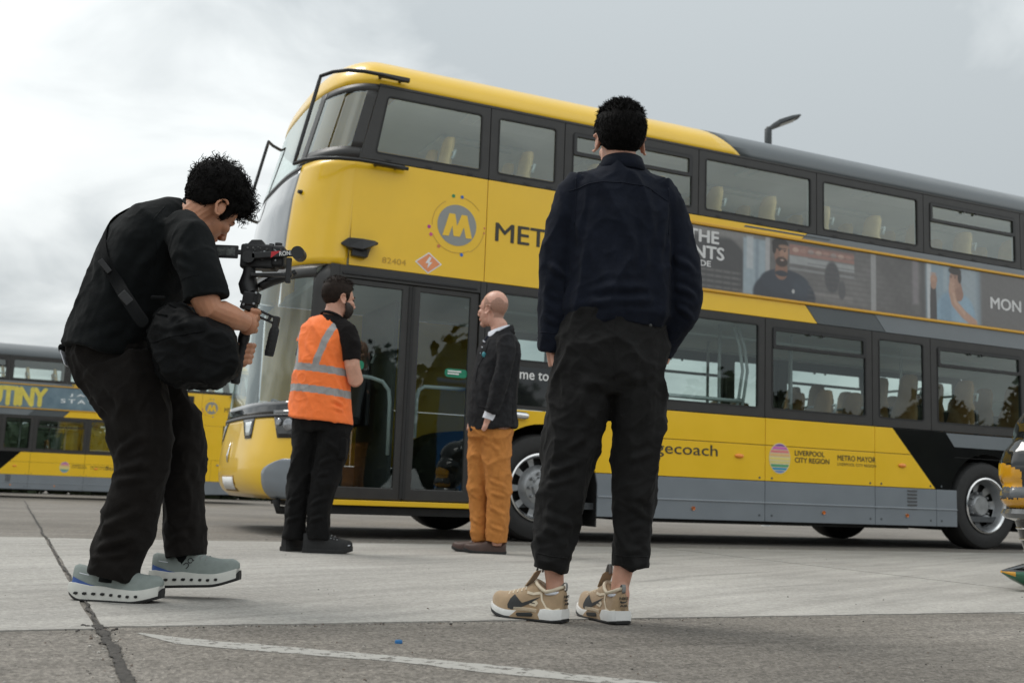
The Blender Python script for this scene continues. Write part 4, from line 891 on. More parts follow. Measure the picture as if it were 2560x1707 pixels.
def strands(name, Mx, parent, m, n, region, s=1.0, style='short', seed=1, width=.0022, c=(-.012,0,.050), r=(.103,.080,.099), cap=.006):
    rng = np.random.default_rng(seed); R = Mx.to_3x3(); mb = MB(); c = Vector(c)
    if cap is not None:      # the dense under-layer the strands grow from
        K = 40; V = []; idx = {}; F = []
        for i in range(K+1):
            for j in range(2*K):
                th = pi*i/K; a = pi*j/K; d = Vector((sin(th)*cos(a), sin(th)*sin(a), cos(th)))
                p = Vector((d.x*r[0], d.y*r[1], d.z*r[2])); q = p + c; ln = region(q)
                idx[(i,j)] = len(V); nrm = Vector((d.x/r[0], d.y/r[1], d.z/r[2])).normalized()
                lift = (cap + min(ln, .05)*(.18 if style != 'curl' else .55)*(1+.35*noise.noise(q*38))) if ln > 0 else -.012
                V.append(Mx @ ((q + nrm*lift)*s))
        for i in range(K):
            for j in range(2*K):
                k = (j+1) % (2*K); F.append((idx[(i,j)], idx[(i+1,j)], idx[(i+1,k)], idx[(i,k)]))
        mb.add(V, F)
    cnt = 0
    while cnt < n:
        d = Vector(rng.normal(size=3)).normalized(); q = c + Vector((d.x*r[0], d.y*r[1], d.z*r[2])); ln = region(q)
        if ln <= 0: continue
        cnt += 1; nrm = Vector((d.x/r[0], d.y/r[1], d.z/r[2])).normalized(); w = width*(.7+.6*rng.random())
        if style == 'short':
            fl = Vector((-.35*(1 if q.z < .11 else -.9), 0, -.75 if q.z < .10 else .1)) + Vector(rng.normal(size=3))*.24
            dr = (nrm*.62 + (fl - nrm*fl.dot(nrm))*.9).normalized(); L_ = ln*(.6+.6*rng.random())
            pts = [q, q+dr*L_*.5+nrm*L_*.02, q+dr*L_*.85+fl*L_*.3-nrm*L_*.12]
            sd = dr.cross(Vector(rng.normal(size=3))).normalized()*w
            n0 = len(mb.v); V = []
            for k, p in enumerate(pts):
                e = sd*(1-.35*k); V += [Mx @ ((p-e)*s), Mx @ ((p+e)*s)]
            mb.add(V, [(0,1,3,2),(2,3,5,4)])
        else:
            L_ = ln*(.5+.7*rng.random()); t1 = nrm.orthogonal().normalized(); t2 = nrm.cross(t1)
            ax = (nrm*.85 + t1*rng.normal()*.45 + t2*rng.normal()*.45 + Vector((.25,0,-.05))).normalized(); u = ax.orthogonal().normalized(); v = ax.cross(u)
            rad = .0065+.006*rng.random(); turns = 1.0+1.5*rng.random(); ph = rng.random()*6.28; K = 11; pts = []
            for k in range(K):
                t = k/(K-1); a = ph+turns*2*pi*t; rr = rad*(.5+.6*t); pts.append(Mx @ ((q + ax*L_*t + u*rr*cos(a) + v*rr*sin(a))*s))
            mb.tube(pts, [w*.75]*(K-1)+[w*.3], 3, caps=False)
    o = mb.build(name, m, parent, smooth=True, norm=False); return o
def hairline(front=.10, side=.03, nape=-.045):
    tab = [(-.12,nape),(-.07,nape+.008),(-.045,-.025),(-.028,.012),(-.012,.036),(.012,side),(.022,side-.035),(.036,side-.03),(.042,.055),(.06,.075),(.085,front),(.2,front)]
    def f(q): return q.z - itp(tab, q.x)
    return f
def seg_fold(strokes):
    """explicit creases: (p0, p1, width, height)"""
    def f(co, no):
        d = np.zeros(len(co))
        for p0, p1, w, h in strokes:
            p0 = np.array(p0, float); p1 = np.array(p1, float); v = p1-p0; t = np.clip(((co-p0)@v)/(v@v), 0, 1)
            q = np.linalg.norm(co-(p0+t[:,None]*v), axis=1); tt = np.sin(np.pi*np.clip(t*.9+.05, 0, 1))
            d += h*tt*np.exp(-(q/w)**2) - .55*h*tt*np.exp(-((q-1.9*w)/(w*.9))**2)
        return d
    return f
def wrinkle(amp, sc, st, seed, amp2=.0, sc2=20):
    def f(co, no):
        n = fnoise(co, sc, seed, st); d = amp*(1.5*np.clip(1-np.abs(n)*2.6, 0, 1)**1.6-.45) + .35*amp*fnoise(co, sc*.6, seed+2, st)
        n3 = fnoise(co, sc*2.3, seed+9, (st[0],st[1],st[2]*1.5)); d += .38*amp*np.clip(1-np.abs(n3)*3, 0, 1)**1.5
        if amp2: d += amp2*fnoise(co, sc2, seed+5, st)
        return d
    return f
def addf(*fs): return lambda co, no: sum(f(co, no) for f in fs)
def bvh_of(o):
    me = o.data; return BVHTree.FromPolygons([v.co.copy() for v in me.vertices], [tuple(p.vertices) for p in me.polygons])
def seam(name, bv, pts, d, r, m, parent, lift=.0):
    """stitched seam that follows the garment: points are cast along d onto it"""
    out_ = []; d = Vector(d)
    for a, b in zip(pts[:-1], pts[1:]):
        for k in range(8):
            p = Vector(a).lerp(Vector(b), k/8); h = bv.ray_cast(p - d*1.0, d)
            if h[0] is not None: out_.append(h[0] - d*lift)
    if len(out_) < 2: return None
    return MB().tube(out_, r, 6).build(name, m, parent, smooth=True)
def bake_body(mb, name, m, parent, voxel=.0045): return fuse(name, mb, m, parent, voxel, 3)
# ---------------------------------------------------------------- footwear
class Shoe:
    """shoe space: x from heel (0) to toe (L), y to the wearer's left, z up; toe spring included"""
    def __init__(s, L=.29, wb=.052, wh=.038, hh=.085, ins=.098, toe=.045, sole=.034, heel=.0):
        s.L, s.wb, s.wh, s.hh, s.ins, s.toe, s.sole = L, wb, wh, hh, ins, toe, sole
    def W(s, x):
        t = min(max(x/s.L, 0), 1); return itp([(0,.55),(.03,.80),(.08,.95),(.2,1.0),(.38,.98),(.6,1.20),(.74,1.28),(.86,1.12),(.94,.80),(.98,.50),(1,.2)], t)*s.wh
    def H(s, x):
        t = min(max(x/s.L, 0), 1); return itp([(0,s.hh*.9),(.05,s.hh),(.14,s.hh*.94),(.24,s.hh*.86),(.34,s.ins*.99),(.42,s.ins),(.55,s.ins*.78),(.70,s.toe*1.25),(.84,s.toe),(.94,s.toe*.82),(1,s.toe*.35)], t)
    def spring(s, x): t = x/s.L; return .022*max(0, (t-.70)/.30)**1.6 + .004*max(0, (.1-t)/.1)
    def half(s, x, z):           # half width of the upper at height z above the sole top
        v = min(max(z/s.H(x), 0), 1); return s.W(x)*.96*(1-.30*v**1.2)*sqrt(max(0, 1-v**5))
    def upper(s, M):
        rings = []
        for i in range(27):
            x = s.L*(.004+.99*i/26); h = s.H(x); R = []
            zz = [0,.15,.3,.45,.6,.72,.83,.91,.96,.99,1]
            for v in zz: R.append((x, s.half(x, v*h), s.sole-.004+s.spring(x)+v*h))
            for v in zz[::-1][1:]: R.append((x, -s.half(x, v*h), s.sole-.004+s.spring(x)+v*h))
            rings.append([M @ Vector(p) for p in R])
        return MB().loft(rings)
    def layer(s, M, z0, z1, grow=.004, x0=0, x1=1, flare=.0, cut0=0, cut1=0):
        """sole layer between heights z0(x) and z1(x); ends may be slanted"""
        rings = []; n = 25
        for i in range(n):
            f = i/(n-1); R = []
            for v, sg in ((0,1),(.5,1),(1,1),(1,-1),(.5,-1),(0,-1)):
                t = x0+(x1-x0)*f + (cut0*(1-f)+cut1*f)*v; x = s.L*(t*1.012-.006); xx = min(max(x, .0), s.L*.999)
                a, b = z0(t), z1(t); w = s.W(xx)+grow+flare*(1-v)+.0025*sin(pi*v)
                if t > .985: w *= .9
                R.append((x, sg*w, a+(b-a)*v+s.spring(xx)))
            rings.append([M @ Vector(p) for p in R])
        return MB().loft(rings)
    def onside(s, M, poly, sg, off=.0015, cz=0):
        """flat mark wrapped on the flank: poly of (x, z above sole)"""
        bm = bmesh.new(); vs = [bm.verts.new((p[0], p[1], 0)) for p in poly]; f = bm.faces.new(vs)
        bmesh.ops.triangulate(bm, faces=[f]); bmesh.ops.subdivide_edges(bm, edges=bm.edges, cuts=2, use_grid_fill=True)
        bmesh.ops.triangulate(bm, faces=bm.faces)
        V = [(v.co.x, v.co.y) for v in bm.verts]; bm.verts.index_update(); F = [tuple(v.index for v in f.verts) for f in bm.faces]; bm.free()
        return MB().add([M @ Vector((x, sg*(s.half(x, z)+off), s.sole-.004+s.spring(x)+z)) for x, z in V], F)
def shoe_matrix(heel, direction, pitch=0, roll=0):
    """heel: ground point under the back of the heel; direction: angle of the toe in plan"""
    return Matrix.Translation(Vector(heel)) @ Matrix.Rotation(direction, 4, 'Z') @ Matrix.Rotation(-pitch, 4, 'Y') @ Matrix.Rotation(roll, 4, 'X')
def arc_pts(cx, cy, r, a0, a1, n=14): return [(cx+r*cos(radians(a0+(a1-a0)*i/(n-1))), cy+r*sin(radians(a0+(a1-a0)*i/(n-1)))) for i in range(n)]
def ribbon(pts, w):
    L_, R_ = [], []; n = len(pts)
    for i, p in enumerate(pts):
        a = pts[max(0,i-1)]; b = pts[min(n-1,i+1)]; tx, ty = b[0]-a[0], b[1]-a[1]; l = sqrt(tx*tx+ty*ty) or 1
        L_.append((p[0]-ty/l*w, p[1]+tx/l*w)); R_.append((p[0]+ty/l*w, p[1]-tx/l*w))
    return L_+R_[::-1]

def PC(P, Y=4.0, X=-1.3):
    """nearer points measured on the figure's middle plane, moved to their own depth"""
    out_ = []
    for x, y, z in P:
        k = (Y+y)/Y; out_.append((x*k - X*(1-k), y, CAM_H+(z-CAM_H)*k))
    return out_
# ---------------------------------------------------------------- man in navy overshirt, seen from behind
m_tan = mat('shoe_tan_suede', (.36,.25,.145), .8, var=.10, vscale=40, bump=.3, bscale=500, sheen=.2); m_cream = mat('shoe_cream_leather', (.66,.57,.43), .6, var=.06, vscale=40)
m_mid = mat('midsole_white', (.74,.74,.72), .55, var=.05, vscale=30); m_out = mat('outsole_black', (.012,.012,.012), .7, var=.2, vscale=60); m_blkm = mat('shoe_black_mark', (.02,.022,.022), .5, var=.1)
m_tab = mat('webbing_grey', (.24,.245,.24), .7, var=.15, vscale=200)
def trainers_tan(par, M, left):
    S = Shoe(.292, .050, .0385, .082, .100, .052, .036); sg = 1 if left else -1       # sg: outer flank
    e = empty('shoe'); e.parent = par
    S.upper(M).build('upper', m_tan, e, smooth='auto')
    zt = lambda t: itp([(0,.044),(.22,.046),(.32,.040),(.6,.032),(1,.030)], t)
    S.layer(M, lambda t: .010, zt, .005, .0, .30, .002, cut1=-.04).build('midsole_heel', m_mid, e, smooth='auto')
    S.layer(M, lambda t: .0095, lambda t: zt(t)+.0035*sin(pi*min(max((t-.28)/.34,0),1)), .0052, .26, .66, .002, cut0=.05, cut1=-.10).build('midsole_insert', m_tan, e, smooth='auto')
    S.layer(M, lambda t: .010, zt, .0045, .56, 1.0, .0).build('midsole_toe', m_mid, e, smooth='auto')
    S.layer(M, lambda t: .0, lambda t: .0115, .0055, 0, 1).build('outsole', m_out, e, smooth='auto')
    for f in (1, -1):
        win = MB()
        V = [(x, z) for x, z in [(.105,.017),(.158,.014),(.165,.020),(.162,.026),(.108,.031),(.100,.025)]]
        win.add([M @ Vector((x, f*(S.W(x)+.0105), z)) for x, z in V], [tuple(range(6))]); win.build('air_window', m_blkm, e)
        for k in range(4): MB().tube([M @ Vector((x, f*(S.W(x)+.0082), .0335+.003*k+.002*sin(pi*(x-.09)/.09))) for x in np.linspace(.088,.175,9)], .0009, 5).build('insert_rib', m_cream, e)
        sw = [(.168,.020),(.176,.050),(.182,.060),(.179,.048),(.166,.040),(.140,.040),(.110,.044),(.085,.050),(.118,.034),(.150,.021),(.160,.018)]
        sw = [(.206,.018),(.198,.038),(.184,.054),(.192,.034),(.188,.024),(.173,.021),(.150,.027),(.118,.039),(.080,.053),(.120,.027),(.155,.011),(.188,.002),(.203,.006)]
        S.onside(M, sw, f, .0022).build('swoosh', m_blkm, e)
        pt = [(.088,.030),(.098,.018),(.122,.022),(.126,.030),(.112,.038),(.094,.038)]; S.onside(M, pt, f, .0018).build('side_patch', m_cream, e)
        S.onside(M, [(.100,.027),(.119,.029),(.119,.032),(.100,.030)], f, .0028).build('patch_words', m_blkm, e)
        ed = ribbon([(.006,.014),(.03,.010),(.055,.018),(.075,.042),(.082,.066)], .0032); S.onside(M, ed, f, .002).build('heel_trim', m_cream, e)
        ed = ribbon([(.082,.066),(.11,.060),(.135,.064)], .0045); S.onside(M, ed, f, .002).build('collar_trim', m_cream, e)
        for k in range(5):
            x = .150+.017*k; MB().tube([M @ Vector((x, f*.006, S.sole-.004+S.H(x)*.985)), M @ Vector((x-.004, f*.018, S.sole-.003+S.H(x)*.93)), M @ Vector((x-.006, f*(S.half(x,S.H(x)*.84)+.001), S.sole-.004+S.H(x)*.84))], .0026, 6).build('lace', m_cream, e)
    co = [M @ Vector((.062+.052*cos(a), .030*sin(a), S.sole-.004+.083-.012*sin(a)**2+.020*max(0,cos(a))+.006*max(0,-cos(a)))) for a in np.linspace(0, 2*pi, 33)]
    MB().tube(co, .0065, 8).build('collar', m_cream, e, smooth=True)
    tg = MB(); tg.loft([[M @ Vector((x, y, z)) for x, y, z in ((a,-w,b),(a,w,b),(a+.008,w*.9,b-.002),(a+.008,-w*.9,b-.002))] for a, w, b in ((.150,.020,.115),(.128,.023,.140),(.112,.021,.164),(.104,.014,.172))]); tg.build('tongue', m_tan, e, bevel=.003)
    for bx, bz, tz in ((.010,.108,.028),(.106,.165,.034)):
        lp = [M @ Vector((bx-.004*sin(a)*2, 0, bz+tz*sin(a))) + M.to_3x3() @ Vector((.012*cos(a), 0, 0)) for a in np.linspace(0, pi, 13)]
        MB().tube(lp, [(.0075,.0012)]*13, 8, flat=M.to_3x3() @ Vector((0,1,0))).build('pull_tab', m_tab, e, smooth=True)
    hc = MB(); V = []
    for z, w in ((.048,.021),(.060,.024),(.085,.024),(.100,.018),(.107,.010)):
        V += [M @ Vector((-.002+.011*abs(u)**2*1.3, u*w, z)) for u in (-1,-.5,0,.5,1)]
    hc.add(V, [(r*5+c, r*5+c+1, (r+1)*5+c+1, (r+1)*5+c) for r in range(4) for c in range(4)]); h_ = hc.build('heel_counter', m_tan, e, smooth=True)
    h_.modifiers.new('S', 'SOLIDIFY').thickness = .003
    for t_, w, z0, z1 in (('NIKE', .017, .086, .095), ('AIR', .015, .062, .0695)):
        v, f = text_mesh(t_, .03); MB().add([M @ Vector((-.0065+.002*abs(x*2-1)**2-k, (w if 1 else 0)*(1-2*x), z0+(z1-z0)*y)) for x, y, k in v], f).build('heel_words', m_blkm, e)
    sw = [(.016,.078),(.010,.0735),(-.004,.075),(-.017,.083),(-.004,.0795),(.008,.079),(.012,.083)]
    MB().add([M @ Vector((-.0062+.002*abs(y/.017)**2, y, z)) for y, z in sw], [tuple(range(len(sw)))]).build('heel_swoosh', m_blkm, e)
    return e
def navy_man():
    p = empty('person', (.30, 3.78, 0)); tag(p, 'man with short dark hair, navy overshirt and black trousers, seen from behind', 'person')
    # body under the clothes, one skin
    Mh = Matrix.Translation((.072, .10, 1.732)) @ Matrix.Rotation(radians(95), 4, 'Z') @ Matrix.Rotation(radians(-4), 4, 'Y')
    b = MB(); head_mesh(b, Mh, [(.078,.085,1.63),(.079,.075,1.56)], 1.02)
    b.tube([(.079,.07,1.58),(.078,.07,1.50),(.075,.07,1.3),(.07,.06,1.05),(.06,.06,.92)], [(.06,.05),(.15,.08),(.15,.09),(.14,.09),(.14,.09)], 18, flat=(1,0,0))
    b.tube([(-.06,.07,1.52),(-.13,.065,1.40),(-.148,.06,1.2),(-.150,.09,1.03),(-.148,.11,.95),(-.135,.115,.90)], [.05,.042,.036,.030,.028,.030], 14)
    b.tube([(.23,.07,1.50),(.285,.065,1.40),(.31,.055,1.2),(.285,.10,1.05),(.25,.14,.93)], [.05,.042,.036,.030,.028], 14)
    for k in range(4): b.tube([(-.140+.001*k,.085+.015*k,.93),(-.132,.085+.015*k,.885),(-.120,.083+.014*k,.85)], [.010,.0095,.008], 8)
    b.tube([(-.150,.085,.945),(-.150,.07,.915),(-.142,.06,.885)], [.011,.0105,.009], 8)
    b.tube([(.03,.06,.95),(-.05,.06,.72),(-.105,.055,.45),(-.132,.048,.25),(-.118,.046,.13),(-.116,.05,.06)], [.10,.075,.055,.040,.0315,.034], 16)
    b.tube([(.11,.06,.95),(.16,.065,.72),(.155,.085,.45),(.135,.085,.25),(.112,.075,.13),(.110,.075,.06)], [.10,.075,.055,.040,.032,.034], 16)
    b.ell((-.110,.028,.10), (.026,.026,.04)); b.ell((.118,.05,.10), (.026,.026,.04))
    body = bake_body(b, 'body', m_skinB, p)
    # trousers
    t = MB()
    t.tube([(.066,.065,1.10),(.062,.065,1.02),(.056,.065,.93),(.052,.065,.85),(.055,.065,.79)], [(.192,.125),(.200,.135),(.207,.148),(.207,.145),(.18,.11)], 24, flat=(1,0,0))
    t.tube([(-.03,.065,.90),(-.056,.06,.715),(-.094,.055,.523),(-.115,.05,.345),(-.136,.045,.175)], [(.120,.130),(.112,.118),(.090,.098),(.076,.086),(.062,.074)], 24, flat=(1,0,0))
    t.tube([(.145,.065,.90),(.161,.07,.735),(.160,.08,.512),(.154,.085,.347),(.149,.085,.192)], [(.112,.130),(.098,.115),(.080,.095),(.071,.084),(.068,.076)], 24, flat=(1,0,0))
    fold = addf(wrinkle(.0075, 7, (1.0,1.0,.8), 3.1, .0035, 24), seg_fold([((-.12,-.06,.58),(.02,-.05,.66),.012,.008),((-.17,-.03,.50),(-.04,-.04,.56),.011,.008),((-.17,-.02,.46),(-.06,-.04,.50),.010,.006),((-.19,-.02,.37),(-.05,-.03,.33),.012,.007),((-.19,0,.29),(-.07,-.03,.27),.010,.006),((.09,-.02,.42),(.22,0,.37),.012,.007),((.09,-.01,.32),(.22,0,.35),.011,.006),((.10,0,.26),(.21,0,.25),.010,.005),((.06,-.08,.80),(.20,-.07,.86),.016,.008),((.05,-.08,.79),(-.10,-.07,.85),.016,.008),((.09,-.03,.55),(.22,-.02,.60),.012,.006),((.02,-.06,.76),(-.07,-.06,.60),.015,.006)]))
    tr = fuse('trousers', t, m_trN, p, .0058, 4, lambda co, no: 1.35*fold(co, no))
    bv = bvh_of(tr)
    seam('trouser_seam', bv, [(.06,0,1.06),(.055,0,.95),(.060,0,.82)], (0,1,0), .0018, m_trN, tr); seam('hem_stitch', bv, [(-.185,0,.235),(-.13,0,.225),(-.075,0,.222)], (0,1,0), .0022, m_trN, tr); seam('hem_stitch', bv, [(.09,0,.235),(.15,0,.232),(.21,0,.235)], (0,1,0), .0022, m_trN, tr)
    pk = [(.135,0,1.045),(.225,0,1.03)]; seam('pocket_edge', bv, pk, (0,1,0), .003, m_trN, tr)
    MB().ell((.18,-.078,1.03), (.006,.003,.006)).build('pocket_button', m_blkm, tr)
    # overshirt
    s = MB()
    s.tube([(.085,.085,1.650),(.083,.083,1.628),(.082,.08,1.592),(.080,.075,1.54),(.078,.072,1.45),(.078,.068,1.30),(.078,.065,1.16),(.075,.065,1.09),(.072,.066,1.045)], [(.072,.062),(.098,.070),(.160,.092),(.196,.112),(.203,.128),(.198,.135),(.202,.145),(.204,.150),(.180,.132)], 30, flat=(1,0,0))
    s.tube([(-.055,.075,1.575),(-.105,.07,1.50),(-.136,.065,1.40),(-.150,.058,1.22),(-.156,.065,1.09),(-.156,.085,1.00),(-.152,.098,.958)], [.060,.062,.058,.055,.050,.047,.046], 20)
    s.tube([(.215,.075,1.565),(.262,.07,1.495),(.291,.066,1.41),(.313,.058,1.26),(.314,.060,1.15),(.298,.085,1.07),(.262,.115,.99),(.247,.125,.965)], [.060,.062,.059,.058,.060,.060,.050,.047], 20)
    s.tube([(-.02,.07,1.07),(-.05,.08,1.02),(-.08,.10,.985)], [(.10,.08),(.09,.08),(.06,.06)], 16)     # blouse of the hem on the pocketed side
    fold = addf(wrinkle(.0075, 6.0, (1.2,1.0,.55), 1.2, .003, 21), seg_fold([((.18,-.06,1.46),(.155,-.07,1.18),.014,.006),((.14,-.06,1.47),(.16,-.07,1.25),.012,.006),((-.07,-.05,1.40),(.02,-.08,1.15),.018,.005),((.26,-.0,1.30),(.35,.0,1.24),.012,.008),((.27,-.0,1.19),(.36,.0,1.15),.011,.009),((.28,.0,1.12),(.34,.02,1.08),.010,.008),((-.19,.0,1.26),(-.11,0,1.20),.012,.007),((-.19,.0,1.15),(-.12,0,1.12),.011,.007),((-.19,.02,1.06),(-.12,.02,1.03),.010,.006),((-.09,-.07,1.10),(.24,-.07,1.13),.014,.008),((-.05,-.07,1.15),(.20,-.08,1.17),.015,.005),((.0,-.08,1.35),(.04,-.08,1.12),.016,.004),((.23,-.02,1.44),(.215,-.04,1.28),.012,.008),((-.075,-.02,1.45),(-.085,-.03,1.28),.012,.008)]))
    sh = fuse('overshirt', s, m_navy, p, .0058, 4, lambda co, no: 1.35*fold(co, no)); bv = bvh_of(sh)
    seam('yoke_seam', bv, [(-.115,0,1.525),(-.04,0,1.548),(.07,0,1.553),(.17,0,1.538),(.255,0,1.49)], (0,1,0), .0026, m_navy, sh)
    seam('sleeve_seam', bv, [(-.09,0,1.58),(-.088,0,1.50),(-.092,0,1.38)], (0,1,0), .0022, m_navy, sh); seam('sleeve_seam', bv, [(.245,0,1.55),(.25,0,1.46),(.246,0,1.36)], (0,1,0), .0022, m_navy, sh)
    seam('cuff_seam', bv, [(-.20,0,1.012),(-.155,0,1.005),(-.11,0,1.012)], (0,1,0), .0022, m_navy, sh)
    # collar, standing and folded
    R_ = []
    for z, k, dz in ((1.618,1.14,0),(1.642,1.06,.004),(1.670,.97,.010),(1.673,1.03,.010),(1.648,1.16,.004),(1.622,1.26,0)):
        R_.append([(.083+.073*k*cos(a), .085+.070*k*sin(a), z+dz*(-sin(a))*.6-.016*max(0,sin(a))) for a in np.linspace(0, 2*pi, 32, endpoint=False)])
    c = MB().loft(R_, caps=False).build('collar', m_navy, sh, smooth=True); c.modifiers.new('S','SOLIDIFY').thickness = .003
    # hair
    hl = hairline(.10, .034, -.050)
    reg = lambda q: (0 if hl(q) < 0 else (.009+.014*min(1, max(0, hl(q))/.06) + .012*min(1, max(0, (q.z-.05)/.07))))
    strands('hair', Mh @ Matrix.Scale(1.02, 4), p, m_hair, 8000, reg, 1.0, 'short', 3, .0019, r=(.106,.083,.101))
    # shoes
    trainers_tan(p, shoe_matrix((-.082,.005,0), radians(148)), True)
    trainers_tan(p, shoe_matrix((.118,.018,0), radians(114)), False)
    for c in ((-.118,.034,.10),(.104,.062,.10)):
        MB().tube([Vector(c)+Vector((.031*cos(a),.031*sin(a),.004*cos(a))) for a in np.linspace(0,2*pi,25)], .006, 6).build('ankle_sock', m_shirt, p, smooth=True)
    return p
navy_man()
# ---------------------------------------------------------------- camera operator, bent forward, with gimbal and bag
m_grn = mat('runner_sage_mesh', (.235,.27,.255), .8, var=.08, vscale=50, bump=.4, bscale=700); m_blue = mat('runner_blue_heel', (.035,.085,.28), .6, var=.1)
m_foam = mat('runner_foam', (.60,.60,.56), .6, var=.07, vscale=25)
def runners(par, M, left):
    S = Shoe(.325, .052, .040, .084, .098, .050, .046); sg = 1 if left else -1
    e = empty('shoe'); e.parent = par
    S.upper(M).build('upper', m_grn, e, smooth='auto')
    zt = lambda t: itp([(0,.060),(.08,.064),(.25,.056),(.38,.057),(.55,.050),(.8,.045),(1,.043)], t)
    rk = lambda t: .020*max(0,(.16-t)/.16)**1.6
    S.layer(M, lambda t: .010+rk(t), zt, .008, -.012, .975, .003).build('midsole', m_foam, e, smooth='auto')
    S.layer(M, lambda t: rk(t), lambda t: .0115+rk(t)+.022*max(0,(t-.92)/.08)**1.3, .0085, 0, 1.0).build('outsole', m_out, e, smooth='auto')
    for f in (1, -1):
        for k, t in enumerate((.10,.20,.30,.40,.50,.60,.69,.78)):
            x = S.L*t; z = itp([(0,.030),(.4,.030),(1,.022)], t)+S.spring(x); w = .0085 if k < 4 else .0065
            MB().add([M @ Vector((x+dx, f*(S.W(x)+.0150), z+dz)) for dx, dz in ((-w,.002),(-w*.3,.0055),(w,.0045),(w,-.002),(w*.3,-.005),(-w*.8,-.0035))], [tuple(range(6))]).build('sole_slot', m_out, e)
        S.onside(M, [(.004,.018),(.03,.016),(.075,.010),(.105,.012),(.07,.020),(.03,.034),(.006,.040)], f, .002).build('heel_band', m_blue, e)
        S.onside(M, ribbon([(.03,.056),(.065,.050)], .0012), f, .002).build('reflective_line', m_shirt, e)
        # rounded two-letter mark, slanted
        rot = lambda P, cx, cz: [(cx+(a*cos(radians(38))-b*sin(radians(38))), cz+(a*sin(radians(38))+b*cos(radians(38)))) for a, b in P]
        for P in (arc_pts(0,0,.0085,-60,285,18), [(.0065,-.006),(.0125,-.0075)]):
            S.onside(M, ribbon(rot(P, .150, .055), .0018), f, .0025).build('shoe_mark', m_blkm, e)
        for P in (arc_pts(0,0,.0085,-90,90,10), [(-.008,.0085),(0,.0085)], [(-.008,-.0085),(0,-.0085)]):
            S.onside(M, ribbon(rot(P, .136, .038), .0018), f, .0025).build('shoe_mark', m_blkm, e)
        for k in range(4):
            x = .155+.019*k; MB().tube([M @ Vector((x, f*.005, S.sole-.003+S.H(x)*.985)), M @ Vector((x-.004, f*.018, S.sole-.002+S.H(x)*.93)), M @ Vector((x-.008, f*(S.half(x,S.H(x)*.82)+.001), S.sole-.004+S.H(x)*.82))], .0026, 6).build('lace', m_tab, e)
    if not left:
        MB().tube([M @ Vector((.145, 0.0, .135)), M @ Vector((.165, -.01, .145)), M @ Vector((.18,-.012,.128)), M @ Vector((.172,-.004,.118))], .006, 6).build('lace_loop', m_blue, e, smooth=True)
    return e
def fist(b, grip, axis, side, back, s=1.0, n=4):
    """fingers closed round a bar: grip centre, bar axis (index to little finger), palm side, knuckle direction"""
    G = Vector(grip); A = Vector(axis).normalized(); B = Vector(back).normalized(); Sd = Vector(side).normalized()
    r = .026*s
    for k in range(n):
        c = G + A*(-.030+.0205*k)*s; L_ = (1.0,1.06,1.0,.84)[k]
        pts = [c + (Sd*cos(a) + B*sin(a))*r*(1.12 if i == 1 else 1.0) for i, a in enumerate([radians(q) for q in (-10, 38, 86, 134, 182, 222*L_)])]
        b.tube(pts, [.0106*s,.0106*s,.0102*s,.0098*s,.0092*s,.0076*s], 10)
    return G
